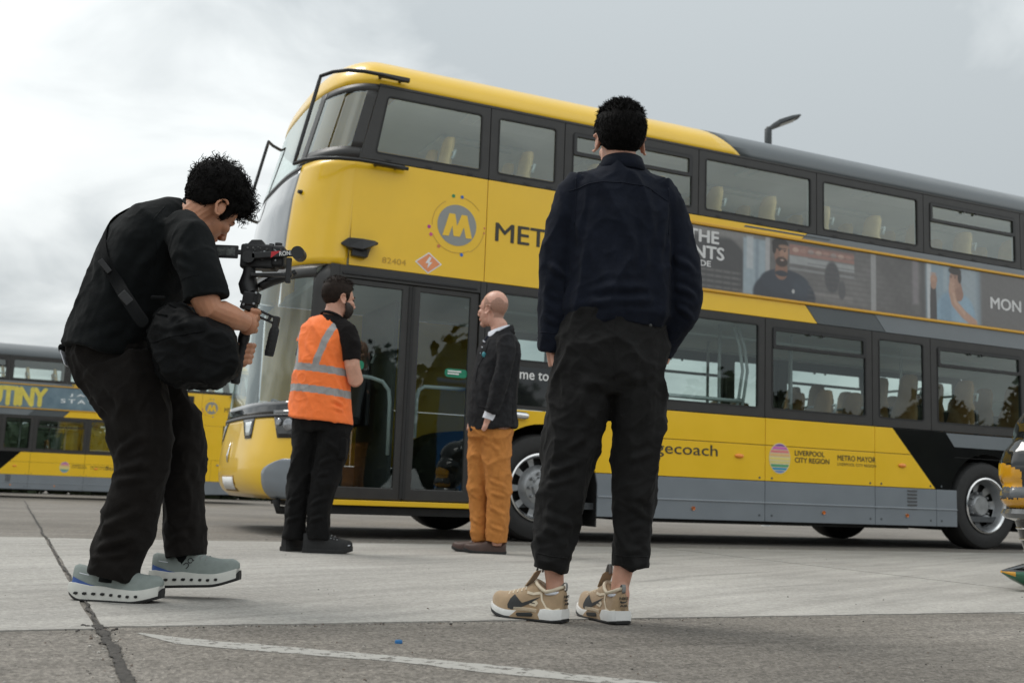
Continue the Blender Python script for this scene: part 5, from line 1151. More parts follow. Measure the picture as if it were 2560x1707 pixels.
def operator():
    p = empty('person', (-1.3, 4.0, 0)); tag(p, 'curly-haired man in black t-shirt bending forward and filming with a gimbal', 'person')
    # head bowed, turned a little away
    fx = Vector((cos(radians(60))*cos(radians(36)), sin(radians(60))*cos(radians(36)), -sin(radians(36)))); up0 = Vector((.30,.05,1)); lf = up0.cross(fx).normalized(); up = fx.cross(lf).normalized()
    Rh = Matrix((fx, lf, up)).transposed(); ear = Vector((.185, -.06, 1.445)); org = ear - Rh @ Vector((-.01,-.087,-.006))*1.06
    Mh = Matrix.Translation(org) @ Rh.to_4x4()
    b = MB(); head_mesh(b, Mh, [(.085,.005,1.430),(.045,.0,1.40)], 1.06, rn=.063)
    b.tube([(.05,0,1.41),(-.02,0,1.36),(-.07,0,1.28),(-.13,0,1.10),(-.20,0,.95),(-.20,0,.86)], [(.06,.07),(.09,.15),(.11,.15),(.11,.14),(.085,.11),(.085,.11)], 18, flat=(-1,0,.4))
    # near (right) arm to the upper grip
    b.tube(PC([(.03,-.13,1.37),(.085,-.20,1.27),(.135,-.225,1.12),(.162,-.215,1.070),(.200,-.185,1.058),(.250,-.145,1.043),(.285,-.115,1.032),(.300,-.10,1.026)]), [.055,.054,.052,.049,.051,.045,.035,.033], 16)
    # far (left) arm to the lower grip
    b.tube([(-.01,.13,1.36),(.01,.19,1.25),(.04,.205,1.08),(.11,.18,.99),(.22,.105,.925),(.272,.065,.912)], [.055,.050,.045,.042,.034,.030], 16)
    H1 = (.318,-.040,1.020); H2 = (.300,.000,.900)
    ax1 = (Vector((.283,-.03,.802))-Vector((.322,-.03,1.10))).normalized()
    # right hand: back of the hand towards the viewer, knuckles forward
    b.ell((.322,-.070,1.015), (.038,.021,.044), 16, 10, Matrix.Rotation(radians(-14), 3, 'Y'))
    b.ell((.302,-.088,1.024), (.030,.024,.034), 14, 10)
    fist(b, (.320,-.040,1.030), ax1, (.35,-1,0), (1,.25,0), 1.12)
    b.tube([(.300,-.062,1.045),(.305,-.035,1.058),(.325,-.010,1.056),(.340,-.002,1.048)], [.014,.0135,.012,.010], 10)
    # left hand, palm behind the bar, fingers wrapped to the front
    b.ell((.288,.040,.905), (.026,.024,.042), 14, 10)
    for k in range(4):
        z = .944-.0205*k; L_ = (.95,1.0,.97,.85)[k]; x0 = .303+.0036*(-k)
        b.tube([(x0-.006,.042,z+.004),(x0+.018,.034,z+.002),(x0+.030,.010,z),(x0+.024,-.018,z-.003),(x0+.004,-.032,z-.005),(x0-.012*L_,-.030,z-.006)], [.0108,.0108,.0106,.0104,.0100,.0086], 10)
    b.tube([(.284,.036,.936),(.280,.012,.950),(.288,-.014,.955)], [.014,.0125,.0105], 10)
    # legs
    b.tube(PC([(-.16,-.07,.88),(-.09,-.09,.68),(-.045,-.10,.50),(-.085,-.10,.28),(-.115,-.10,.13),(-.13,-.10,.07)]), [.06,.075,.055,.042,.034,.036], 14); b.tube(PC([(-.12,.09,.88),(.02,.11,.68),(.09,.115,.52),(.115,.11,.32),(.135,.10,.18),(.14,.10,.12)]), [.06,.075,.055,.042,.034,.036], 14)
    body = fuse('body', b, m_skinA, p, .0032, 2)
    nl = MB()      # finger nails of the lower hand
    # trousers
    t = MB()
    t.tube([(-.205,.0,.965),(-.188,.0,.90),(-.150,.0,.81)], [(.142,.165),(.158,.178),(.155,.165)], 24, flat=(1,0,0))
    t.tube(PC([(-.150,-.06,.84),(-.106,-.075,.745),(-.070,-.085,.67),(-.056,-.09,.58),(-.044,-.095,.47),(-.056,-.10,.384),(-.080,-.10,.25),(-.108,-.10,.165),(-.122,-.10,.080)]), [(.152,.125),(.134,.120),(.118,.113),(.110,.106),(.100,.098),(.096,.092),(.092,.086),(.083,.080),(.084,.080)], 24, flat=(1,0,0))
    t.tube(PC([(-.08,.07,.83),(-.005,.10,.73),(.068,.115,.633),(.092,.115,.55),(.108,.112,.44),(.118,.11,.346),(.130,.105,.24),(.141,.10,.158)]), [(.135,.115),(.110,.110),(.094,.104),(.088,.098),(.082,.092),(.078,.086),(.074,.082),(.072,.080)], 24, flat=(1,0,0))
    st = [((-.30,-.14,.76),(-.17,-.20,.66),.016,.012),((-.24,-.15,.84),(-.12,-.20,.70),.016,.010),((-.15,-.18,.52),(-.04,-.19,.60),.013,.010),((-.13,-.19,.47),(.0,-.19,.50),.012,.010),((-.14,-.18,.42),(-.02,-.19,.44),.012,.009),((-.18,-.17,.24),(-.03,-.18,.33),.014,.012),((-.18,-.17,.18),(-.03,-.18,.24),.012,.012),((-.19,-.16,.14),(-.05,-.18,.17),.010,.010),((-.06,-.19,.70),(-.02,-.19,.55),.016,.008),((.07,.02,.30),(.19,.02,.36),.012,.009),((.08,.02,.22),(.20,.02,.26),.011,.009),((.07,.02,.42),(.18,.02,.50),.012,.008),((-.01,-.18,.80),(-.03,-.19,.66),.014,.010)]
    tr = fuse('trousers', t, m_trC, p, .0062, 5, addf(wrinkle(.010, 6.5, (1,1,.75), 9.3, .0045, 23), seg_fold([(PC([a])[0], PC([b_])[0], w, h*1.3) for a, b_, w, h in st])))
    # t-shirt
    s = MB()
    s.tube([(.060,.0,1.445),(.030,.0,1.425),(-.022,.0,1.378),(-.068,.0,1.292),(-.110,.0,1.18),(-.158,.0,1.05),(-.195,.0,.945),(-.203,.0,.892)], [(.062,.068),(.090,.12),(.138,.195),(.168,.215),(.172,.205),(.166,.195),(.158,.198),(.156,.205)], 30, flat=(-1,0,.5))
    s.tube(PC([(.020,-.115,1.385),(.062,-.175,1.335),(.100,-.215,1.24),(.128,-.228,1.165),(.142,-.228,1.112)]), [(.070,.075),(.074,.078),(.078,.075),(.078,.072),(.080,.070)], 22)
    s.tube([(-.02,.115,1.375),(.0,.175,1.32),(.02,.20,1.22),(.03,.205,1.12)], [.08,.078,.072,.070], 20)
    st = [((.06,-.24,1.33),(-.04,-.20,1.18),.018,.009),((.03,-.22,1.28),(-.10,-.20,1.08),.020,.009),((.02,-.20,1.20),(-.15,-.19,.98),.020,.008),((.0,-.19,1.12),(-.12,-.19,.95),.018,.008),((-.24,-.10,1.30),(-.20,-.18,1.12),.018,.007),((-.27,-.08,1.10),(-.25,-.17,.95),.016,.008),((.05,-.28,1.22),(.17,-.29,1.16),.012,.008),((.09,-.28,1.28),(.15,-.29,1.20),.012,.007),((-.02,-.2,1.00),(-.20,-.19,.92),.016,.008)]
    tee = fuse('t_shirt', s, m_tee, p, .0065, 5, addf(wrinkle(.008, 5.0, (1,1,.7), 4.4, .003, 18), seg_fold(st))); bv = bvh_of(tee)
    # ribbed neckline
    nk = Rh.to_4x4(); ring = []
    n0 = Vector((.85,0,.55)).normalized(); u0 = n0.cross(Vector((0,1,0))).normalized()
    c0 = Vector((.072,.0,1.437)); ring = [c0 + Vector((0,1,0))*.070*cos(a) + u0*.064*sin(a) for a in np.linspace(0, 2*pi, 29)]
    MB().tube(ring, .008, 8).build('neckband', m_tee, tee, smooth=True)
    seam('sleeve_hem', bv, [(.075,-.5,1.118),(.14,-.5,1.135),(.205,-.5,1.150)], (0,1,0), .0016, m_tee, tee); seam('armhole_seam', bv, [(.0,-.5,1.43),(-.02,-.5,1.34),(.01,-.5,1.24),(.05,-.5,1.17)], (0,1,0), .0018, m_tee, tee)
    MB().tube([(-.362,-.05,.905),(-.372,-.02,.90),(-.374,.02,.90),(-.366,.05,.905)], [.012,.014,.014,.012], 8).build('rolled_hem', m_tee, tee, smooth=True)
    MB().add([(-.350,-.05,.885),(-.343,-.110,.885),(-.322,-.110,.835),(-.330,-.06,.83)], [(0,1,2,3)]).build('waist_label', m_shirt, tr).modifiers.new('S','SOLIDIFY').thickness = .003
    # black curls
    hl = hairline(.075, .020, -.050)
    def reg(q):
        h = hl(q)
        if h < 0: return 0
        top = min(1, max(0, (q.z-.02)/.09)); fr = max(0, q.x/.1)
        return .008 + .034*top + .036*max(0, fr)*(1 if q.z > .04 else .3) + .004*min(1, max(0, (q.z-.06)/.05)) + .016*min(1, max(0, -q.x/.08))*top
    strands('hair', Mh @ Matrix.Scale(1.06, 4), p, m_hair, 2600, reg, 1.0, 'curl', 5, .0018, r=(.104,.081,.100), cap=.004)
    # face details
    for yy in (.034,-.034):
        MB().ell(Mh @ Vector((.092,yy,.010)), (.008,.012,.008), 10, 8, Rh).build('eye', m_blkm, p, smooth=True)
        MB().tube([Mh @ Vector((.094,yy*.45,.030)), Mh @ Vector((.099,yy,.035)), Mh @ Vector((.085,yy*1.7,.026))], [.003,.005,.002], 6).build('eyebrow', m_hair, p, smooth=True)
    for q in (PC([(-.112,-.10,.16),(-.125,-.10,.10),(-.128,-.10,.06)]), PC([(.135,.10,.20),(.14,.10,.14),(.14,.10,.10)])): MB().tube(q, [.038,.037,.040], 16).build('sock', m_tee, p, smooth=True)
    # trailing foot flat, leading foot lifted
    runners(p, shoe_matrix((-.222,-.085,0.0), radians(-4)), False)
    runners(p, shoe_matrix((.000,.10,.036), radians(-2), radians(3.5)), True)
    return p
operator()
# ---------------------------------------------------------------- man in orange vest
m_boot = mat('boot_black_nubuck', (.010,.010,.0105), .7, var=.25, vscale=50, bump=.4, bscale=300)
m_brog = mat('shoe_brown_leather', (.055,.026,.018), .5, var=.2, vscale=30, bump=.2, bscale=200); m_lace = mat('lace_grey', (.22,.22,.22), .7, var=.1)
def boots(par, M, left, m, high=True):
    S = Shoe(.315 if high else .295, .052, .041, .105 if high else .066, .115 if high else .082, .062 if high else .048, .028 if high else .022); e = empty('shoe'); e.parent = par
    S.upper(M).build('upper', m, e, smooth='auto')
    S.layer(M, lambda t: 0, lambda t: .030 if high else .020, .006).build('sole', m_out, e, smooth='auto')
    if high:
        for k in range(5):
            x = .135+.020*k
            for f in (1,-1):
                MB().ell(M @ Vector((x, f*(S.half(x, S.H(x)*.80)+.002), S.sole+S.H(x)*.80)), (.004,.004,.004), 8, 6).build('eyelet', m_alloy, e)
            MB().tube([M @ Vector((x, .020, S.sole+S.H(x)*.93)), M @ Vector((x+.006, 0, S.sole+S.H(x)*1.02)), M @ Vector((x, -.020, S.sole+S.H(x)*.93))], .0028, 6).build('lace', m_lace if k < 4 else m_out, e)
        MB().add([M @ Vector((.285, -.035, .055)), M @ Vector((.300,-.026,.057)), M @ Vector((.300,-.026,.061)), M @ Vector((.285,-.035,.060))], [(0,1,2,3)]).build('toe_tag', m_shirt, e)
    return e
def vest_man():
    p = empty('person', (-1.17, 7.0, 0)); tag(p, 'bearded man in orange reflective safety vest and black trousers facing the bus', 'person')
    yaw = radians(40); Mh = Matrix.Translation((.006, .06, 1.648)) @ Matrix.Rotation(yaw, 4, 'Z') @ Matrix.Rotation(radians(3), 4, 'Y')
    b = MB(); head_mesh(b, Mh, [(-.02,.045,1.55),(-.035,.04,1.48)], 1.0, rn=.066)
    ft = (cos(radians(-22)), sin(radians(-22)), 0)
    b.tube([(-.03,.04,1.51),(-.04,.04,1.45),(-.06,.04,1.25),(-.065,.04,1.0),(-.06,.04,.85)], [(.06,.055),(.15,.09),(.16,.10),(.16,.11),(.16,.11)], 18, flat=ft)
    b.tube([(.055,-.02,1.44),(.115,-.05,1.36),(.142,-.06,1.20),(.165,-.045,1.115),(.150,.05,1.125),(.09,.17,1.15),(.05,.22,1.16)], [.060,.054,.050,.052,.050,.038,.034], 16)
    b.ell((.035,.25,1.165), (.03,.045,.03)); 
    for k in range(4): b.tube([(.03+.012*k,.27,1.185-.012*k),(.02+.012*k,.31,1.18-.012*k),(.0+.01*k,.33,1.165-.012*k)], [.010,.009,.008], 8)
    b.tube([(-.13,.10,1.42),(-.20,.13,1.30),(-.19,.20,1.14),(-.08,.27,1.15)], [.055,.05,.045,.034], 14)
    b.tube([(-.10,.05,.88),(-.15,.05,.60),(-.18,.05,.30),(-.185,.04,.08)], [.09,.07,.05,.04], 14); b.tube([(.0,.03,.88),(.005,.02,.60),(-.02,.01,.30),(-.03,.0,.08)], [.09,.07,.05,.04], 14)
    bake_body(b, 'body', m_skinB, p, .0048)
    t = MB()
    t.tube([(-.065,.045,.90),(-.06,.045,.86),(-.055,.045,.78)], [(.185,.13),(.192,.145),(.19,.14)], 22, flat=ft)
    t.tube([(-.13,.06,.84),(-.152,.06,.66),(-.172,.06,.45),(-.186,.055,.28),(-.186,.05,.085)], [(.105,.12),(.088,.105),(.078,.09),(.072,.08),(.070,.078)], 22, flat=(1,0,0))
    t.tube([(.03,.03,.84),(.032,.02,.69),(.005,.012,.50),(-.028,.005,.28),(-.022,.0,.085)], [(.118,.125),(.104,.112),(.092,.097),(.080,.085),(.074,.08)], 22, flat=(1,0,0))
    st = [((-.08,-.09,.55),(.09,-.09,.62),.014,.010),((-.09,-.09,.48),(.07,-.09,.52),.013,.010),((-.10,-.08,.30),(.04,-.08,.36),.013,.010),((-.10,-.08,.20),(.04,-.08,.24),.012,.011),((-.25,-.02,.30),(-.13,-.03,.36),.012,.009),((-.25,-.02,.19),(-.13,-.03,.23),.012,.010),((-.05,-.10,.75),(.10,-.09,.64),.016,.010)]
    tr = fuse('trousers', t, m_trV, p, .007, 5, addf(wrinkle(.008, 6.5, (1,1,.8), 2.2, .004, 22), seg_fold(st)))
    MB().box(.085,.135,-.075,.03,.60,.74).build('cargo_pocket', m_trV, tr, bevel=.012)
    # polo: sleeve and collar
    s = MB(); s.tube([(.035,.0,1.475),(.085,-.03,1.425),(.122,-.05,1.345),(.135,-.058,1.25),(.137,-.06,1.235)], [.055,.070,.066,.060,.060], 18)
    s.tube([(-.03,.045,1.53),(-.035,.04,1.49),(-.04,.04,1.40)], [(.075,.072),(.11,.09),(.14,.10)], 20, flat=ft); s.tube([(-.10,.09,1.47),(-.18,.12,1.38),(-.215,.15,1.27)], [.05,.062,.06], 16)
    po = fuse('polo_shirt', s, m_polo, p, .0065, 4, wrinkle(.004, 8, (1,1,.8), 7.7))
    rg = [Vector((-.028,.045,1.540))+Vector((cos(yaw)*.072*cos(a)-sin(yaw)*.070*sin(a), sin(yaw)*.072*cos(a)+cos(yaw)*.070*sin(a), -.022*cos(a))) for a in np.linspace(0,2*pi,25)]
    MB().tube(rg, [(.012,.006)]*25, 8, flat=(0,0,1)).build('polo_collar', m_polo, po, smooth=True)
    # vest with reflective bands (faces of the bands carry the tape material)
    v = MB()
    v.tube([(-.032,.04,1.520),(-.04,.04,1.488),(-.055,.04,1.44),(-.064,.04,1.36),(-.068,.042,1.26),(-.070,.043,1.12),(-.066,.045,.98),(-.062,.047,.86),(-.062,.047,.845)], [(.085,.080),(.130,.100),(.178,.122),(.186,.138),(.188,.150),(.198,.162),(.212,.172),(.226,.182),(.226,.182)], 34, flat=ft)
    v.tube([(-.12,.075,1.46),(-.19,.105,1.42),(-.215,.12,1.36)], [.055,.062,.060], 16)
    st = [((.05,-.10,1.10),(.12,-.08,.98),.014,.010),((.03,-.12,.98),(.14,-.09,.94),.012,.010),((.02,-.12,.93),(.15,-.09,.90),.011,.009),((-.18,-.07,1.36),(-.10,-.10,1.25),.018,.006),((-.20,-.06,.98),(-.05,-.11,.94),.014,.006),((-.02,-.11,1.35),(.06,-.10,1.20),.016,.007)]
    # shear the hem: lower towards the man's right
    v.v = [(x, y, z - .10*(x+.06)*max(0, min(1, (1.35-z)/.35))) for x, y, z in v.v]
    ve = fuse('safety_vest', v, m_vest, p, .0055, 4, addf(wrinkle(.0065, 5.5, (1,1,.7), 5.8, .0025, 20), seg_fold(st)))
    ve.data.materials.append(m_refl); me = ve.data
    for f in me.polygons:
        x, y, z = f.center; zz = z + .105*(x+.06); k = 0
        if 1.150 < zz < 1.198 or 1.012 < zz < 1.060: k = 1
        lx = (x+.06)*ft[0] + (y-.04)*ft[1]
        if zz >= 1.19 and f.normal.y < .35:
            cl = .055 + .32*max(0, (z-1.20))*0.42
            if abs(lx-(.030+.30*(z-1.20))) < .024: k = 1
            if abs(lx+(.085+.22*(z-1.20))+.045) < .022: k = 1
        f.material_index = k
    # hair, beard
    hl = hairline(.088, .030, -.040)
    reg = lambda q: (0 if hl(q) < 0 else (.006 + .010*min(1, max(0, hl(q))/.06) + (.014 if q.z > .105 else 0) + (.014 if q.z > .09 and q.x > .05 else 0)))
    strands('hair', Mh, p, m_hairb, 3000, reg, 1.0, 'short', 8, .0022, r=(.1045,.0815,.1005))
    def breg(q):
        if q.z > -.012 or q.x < .018 - .2*min(0, q.z+.02) : return 0
        if q.z > -.045 and abs(q.y) < .030: return 0
        return .012
    strands('beard', Mh, p, m_beard, 2200, breg, 1.0, 'short', 9, .0022, c=(.040,0,-.048), r=(.066,.064,.068), cap=.003)
    for yy in (.034,-.034):
        MB().ell(Mh @ Vector((.092,yy,.010)), (.008,.012,.008), 10, 8, Mh.to_3x3()).build('eye', m_blkm, p, smooth=True)
        MB().tube([Mh @ Vector((.096,yy*.45,.030)), Mh @ Vector((.101,yy,.036)), Mh @ Vector((.087,yy*1.7,.028))], [.003,.005,.002], 6).build('eyebrow', m_hairb, p, smooth=True)
    boots(p, shoe_matrix((-.112,-.02,0), radians(6)), False, m_boot); boots(p, shoe_matrix((-.245,.02,0), radians(52)), True, m_boot)
    return p
vest_man()
# ---------------------------------------------------------------- bald man in blazer
def blazer_man():
    p = empty('person', (-.11, 7.65, 0)); tag(p, 'bald man in dark blazer and tan orange trousers standing beside the bus door', 'person')
    yaw = radians(180-37); Mh = Matrix.Translation((-.034, .05, 1.722)) @ Matrix.Rotation(yaw, 4, 'Z') @ Matrix.Rotation(radians(-4), 4, 'Y')
    b = MB(); head_mesh(b, Mh, [(.012,.03,1.62),(.025,.03,1.54)], 1.04, rn=.062)
    fl = (cos(radians(-52)), sin(radians(-52)), 0)
    b.tube([(.03,.03,1.56),(.035,.03,1.48),(.02,.03,1.25),(.0,.03,1.0),(-.02,.03,.85)], [(.06,.055),(.15,.09),(.15,.10),(.15,.10),(.15,.11)], 18, flat=fl)
    b.tube([(.07,-.09,1.49),(.065,-.15,1.38),(.035,-.17,1.20),(-.005,-.15,1.03),(-.030,-.135,.945),(-.040,-.12,.90)], [.05,.045,.040,.034,.028,.030], 14)
    b.tube([(-.040,-.125,.905),(-.055,-.135,.875),(-.07,-.13,.85)], [.024,.020,.014], 10)
    b.tube([(.0,.16,1.47),(-.06,.20,1.35),(-.12,.17,1.10),(-.155,.12,.93),(-.165,.10,.86)], [.05,.045,.040,.030,.028], 14)
    b.tube([(-.07,.07,.88),(-.10,.07,.60),(-.09,.07,.30),(-.07,.07,.06)], [.09,.07,.05,.04], 14); b.tube([(.03,-.02,.88),(.045,-.02,.60),(.055,-.02,.30),(.06,-.02,.06)], [.09,.07,.05,.04], 14)
    bo = bake_body(b, 'body', m_skinC, p, .0048); bo.data.materials.append(mat('stubble_scalp', (.36,.20,.145), .6, var=.2, vscale=160))
    Mi = Mh.inverted(); hr = hairline(.2,.025,-.05)
    for f in bo.data.polygons:
        q = Mi @ f.center/1.0
        if f.center.z > 1.64 and q.x < .035 and q.z < .075+.02*sin(q.x*60) and hr(q/1.04) > 0 and abs(q.y) > .02+.0*q.x or (f.center.z > 1.62 and q.x < -.05 and -.05 < q.z < .065): f.material_index = 1
    t = MB()
    t.tube([(-.02,.03,.98),(-.022,.03,.90),(-.025,.03,.80)], [(.142,.15),(.148,.155),(.145,.14)], 22, flat=(1,0,0))
    t.tube([(-.05,.07,.85),(-.088,.075,.66),(-.092,.075,.45),(-.078,.07,.25),(-.064,.07,.085)], [(.112,.11),(.088,.10),(.076,.086),(.064,.078),(.054,.070)], 22, flat=(1,0,0))
    t.tube([(.02,-.01,.86),(.032,-.02,.66),(.058,-.025,.45),(.062,-.025,.25),(.054,-.02,.085)], [(.120,.115),(.100,.105),(.090,.092),(.080,.082),(.076,.076)], 22, flat=(1,0,0))
    st = [((-.10,-.08,.80),(.06,-.12,.72),.014,.010),((-.06,-.10,.84),(.08,-.12,.66),.014,.010),((-.04,-.11,.52),(.13,-.11,.46),.013,.010),((-.03,-.11,.43),(.14,-.11,.39),.012,.010),((-.01,-.10,.33),(.13,-.10,.27),.012,.009),((-.01,-.10,.20),(.12,-.10,.16),.012,.010),((-.15,.0,.42),(-.05,-.02,.36),.012,.009),((-.13,.0,.24),(-.04,-.01,.20),.012,.009),((.0,-.12,.70),(.03,-.12,.45),.016,.007),((-.16,.0,.70),(-.06,-.06,.64),.014,.008)]
    tr = fuse('trousers', t, m_chino, p, .0065, 5, addf(wrinkle(.008, 6.5, (1,1,.8), 12.2, .004, 22), seg_fold(st)))
    # shirt collar, cuff, tie
    s = MB(); rg = []
    for z, k in ((1.545,1.10),(1.57,1.03),(1.605,.98)):
        rg.append([(.018+.078*k*cos(a)-.006*(z-1.55)/.05, .03+.074*k*sin(a), z+.055*cos(a)*.55-.012) for a in np.linspace(0,2*pi,28,endpoint=False)])
    sc_ = MB().loft(rg, caps=False).build('shirt_collar', m_shirt, p, smooth=True); sc_.modifiers.new('S','SOLIDIFY').thickness = .006
    MB().loft([[(-.030+rr*cos(a)*1.0+dx, -.135+rr*.8*sin(a), z+.012*cos(a)*-1) for a in np.linspace(0,2*pi,20,endpoint=False)] for rr, z, dx in ((.043,.975,.010),(.042,.930,-.004),(.036,.928,-.004))], caps=True).build('shirt_cuff', m_shirt, p, smooth='auto')
    tie = MB(); tie.loft([[(x-.012,y-w,z),(x-.012,y+w,z),(x+.006,y+w,z),(x+.006,y-w,z)] for x, y, w, z in ((-.060,.005,.014,1.535),(-.082,.0,.020,1.50),(-.080,-.0,.018,1.49),(-.105,-.005,.030,1.36),(-.12,-.005,.034,1.25))]); ti = tie.build('tie', m_tie, p, bevel=.004)
    for k in range(3): MB().obox((-.090-.008*k,-.018,1.49-.045*k), (.010,.026,.004), Matrix.Rotation(radians(35),3,'Y')).build('tie_stripe', m_shirt, ti)
    # blazer
    j = MB()
    j.tube([(.030,.03,1.575),(.032,.03,1.540),(.030,.03,1.50),(.020,.03,1.42),(.010,.03,1.30),(-.012,.03,1.13),(-.012,.03,.98),(.0,.03,.868)], [(.075,.065),(.120,.085),(.165,.110),(.185,.140),(.180,.155),(.190,.172),(.185,.172),(.185,.170)], 30, flat=fl)
    j.tube([(.060,-.10,1.505),(.075,-.135,1.43),(.068,-.160,1.33),(.045,-.170,1.20),(.015,-.160,1.08),(-.012,-.145,.975)], [(.070,.062),(.076,.062),(.068,.058),(.064,.056),(.058,.052),(.050,.047)], 20)
    j.tube([(.0,.14,1.49),(-.05,.185,1.40),(-.10,.185,1.20),(-.14,.14,1.0)], [.062,.06,.056,.05], 18)
    st = [((.10,-.12,1.22),(.0,-.22,1.16),.014,.009),((.10,-.12,1.14),(-.01,-.21,1.10),.013,.009),((.08,-.10,1.04),(-.02,-.19,1.01),.012,.009),((.11,-.06,1.30),(.13,-.05,1.0),.016,.006),((-.10,-.10,1.25),(-.06,-.13,1.0),.018,.006),((.02,-.2,1.40),(.04,-.22,1.25),.015,.006)]
    bl = fuse('blazer', j, m_blaz, p, .0065, 5, addf(wrinkle(.006, 5.5, (1,1,.7), 6.1, .003, 20), seg_fold(st))); bv = bvh_of(bl)
    seam('lapel_edge', bv, [(-.055,-.5,1.50),(-.075,-.5,1.40),(-.125,-.5,1.30),(-.14,-.5,1.18)], (0,1,0), .004, m_blaz, bl); seam('pocket_flap', bv, [(-.10,-.5,1.02),(-.02,-.5,1.0)], (0,1,0), .005, m_blaz, bl); seam('back_vent', bv, [(.13,-.5,1.10),(.14,-.5,.88)], (0,1,0), .003, m_blaz, bl)
    MB().ell((-.085,-.118,1.385), (.014,.010,.020)).build('pocket_square', mat('teal_silk', (.04,.22,.26), .5, var=.2, vscale=90), bl, smooth=True)
    rg = []
    for z, k in ((1.520,1.22),(1.555,1.14),(1.585,1.04)):
        rg.append([(.030+.082*k*cos(a), .03+.078*k*sin(a), z+.050*cos(a)-.008) for a in np.linspace(-1.9,1.9,24)])
    c = MB().loft(rg, closed=False, caps=False).build('blazer_collar', m_blaz, bl, smooth=True); c.modifiers.new('S','SOLIDIFY').thickness = .008
    # cropped fringe of hair round the back
    for yy in (.034,-.034):
        MB().ell(Mh @ Vector((.094,yy,.010)), (.008,.012,.008), 10, 8, Mh.to_3x3()).build('eye', m_blkm, p, smooth=True)
        MB().tube([Mh @ Vector((.098,yy*.45,.032)), Mh @ Vector((.104,yy,.037)), Mh @ Vector((.090,yy*1.7,.029))], [.003,.004,.002], 6).build('eyebrow', m_stub, p, smooth=True)
    boots(p, shoe_matrix((.125,-.02,0), radians(176)), True, m_brog, False); boots(p, shoe_matrix((.03,.07,0), radians(168)), False, m_brog, False)
    return p
blazer_man()
# ---------------------------------------------------------------- gimbal, camera, bag (operator space)
OP = Vector((-1.3, 4.0, 0))
m_gim = mat('gimbal_black_alloy', (.012,.012,.013), .42, var=.25, vscale=40, bump=.1, bscale=300); m_gim2 = mat('gimbal_soft_grip', (.016,.017,.018), .75, var=.2, vscale=80, bump=.5, bscale=500)
m_cam = mat('camera_body_black', (.009,.009,.010), .5, var=.2, vscale=60, bump=.35, bscale=600); m_btn = mat('camera_button_grey', (.10,.10,.10), .45, var=.3, vscale=200); m_red = mat('red_print', (.55,.02,.03), .5, var=.05)
g = empty('camera_gimbal', tuple(OP)); tag(g, 'black handheld camera gimbal with side grip held by the bending man', 'gimbal')
Rt = Matrix.Rotation(radians(7.5), 3, 'Y'); Y0 = -.030
MB().tube([(.283,Y0,.800),(.285,Y0,.812),(.286,Y0,.815),(.299,Y0,.915),(.310,Y0,.985),(.318,Y0,1.055)], [.0165,.0168,.0145,.0145,.016,.018], 16).build('handle', m_gim2, g, smooth='auto')
MB().tube([(.2815,Y0,.794),(.2825,Y0,.802)], [.014,.0172], 16).build('handle_cap', m_gim, g, smooth='auto')
MB().tube([(.300,Y0,.945),(.302,Y0,.962),(.306,Y0,.988)], [.019,.022,.020], 14).build('handle_collar', m_gim, g, smooth='auto')
MB().obox((.318,Y0,1.112), (.027,.024,.026), Matrix.Rotation(radians(6),3,'Y')).build('control_block', m_gim, g, bevel=.005)
MB().obox((.343,Y0-.008,1.116), (.010,.020,.020), Rt).build('side_plate', m_gim2, g, bevel=.003)
MB().obox((.310,Y0,1.083), (.026,.020,.013), Matrix.Rotation(radians(14),3,'Y')).build('clamp', m_gim, g, bevel=.004)
for q in ((.288,Y0-.018,1.100),(.300,Y0-.026,1.088),(.338,Y0-.028,1.092),(.344,Y0-.028,1.133)): MB().tube([q, (q[0],q[1]-.006,q[2])], .0045, 10).build('clamp_bolt', m_alloy, g)
# bracket with slot and second grip
Rb = Matrix.Rotation(radians(22), 3, 'Y')
for dz in (.0105, -.0105): MB().obox(Vector((.372,Y0,1.052))+Rb@Vector((0,0,dz)), (.043,.009,.0045), Rb).build('bracket_bar', m_gim, g, bevel=.0015)
MB().obox(Vector((.337,Y0,1.068)), (.012,.010,.016), Rb).build('bracket_foot', m_gim, g, bevel=.003); MB().obox(Vector((.393,Y0,1.044)), (.004,.009,.011), Rb).build('bracket_end', m_gim, g)
MB().obox(Vector((.418,Y0,1.028)), (.011,.014,.024), Rt).build('grip_clamp', m_gim, g, bevel=.004)
MB().tube([(.416,Y0,1.012),(.415,Y0,1.002),(.413,Y0,.992),(.401,Y0,.912),(.4005,Y0,.908),(.4,Y0,.903)], [.012,.0175,.0182,.0182,.0168,.0165], 18).build('side_grip', m_gim2, g, smooth='auto')
for k in range(5): MB().tube([(.4105-.0023*k*1.0,Y0,.985-.016*k),(.4100-.0023*k,Y0,.982-.016*k)], .0188, 18).build('grip_ring', m_gim, g)
# arms and motors
MB().tube([(.318,Y0+.012,1.135),(.305,Y0+.020,1.150),(.298,Y0+.022,1.175),(.300,Y0+.018,1.215),(.304,Y0+.008,1.262)], [(.026,.020),(.034,.024),(.036,.024),(.024,.017),(.020,.015)], 14, flat=(1,0,0)).build('pan_arm', m_gim, g, smooth='auto')
MB().tube([(.304,Y0-.028,1.270),(.304,Y0+.03,1.270)], .0235, 20).build('roll_motor', m_gim, g, smooth='auto')
MB().obox((.405,Y0-.022,1.283), (.092,.006,.0125), Matrix.Rotation(radians(-6),3,'Y')).build('roll_arm', m_gim, g, bevel=.004)
MB().tube([(.486,Y0-.030,1.292),(.486,Y0+.03,1.292)], .0245, 20).build('tilt_motor', m_gim, g, smooth='auto')
MB().obox((.455,Y0-.015,1.225), (.0095,.008,.048), Matrix.Rotation(radians(0),3,'Y')).build('plate_post', m_gim, g, bevel=.003)
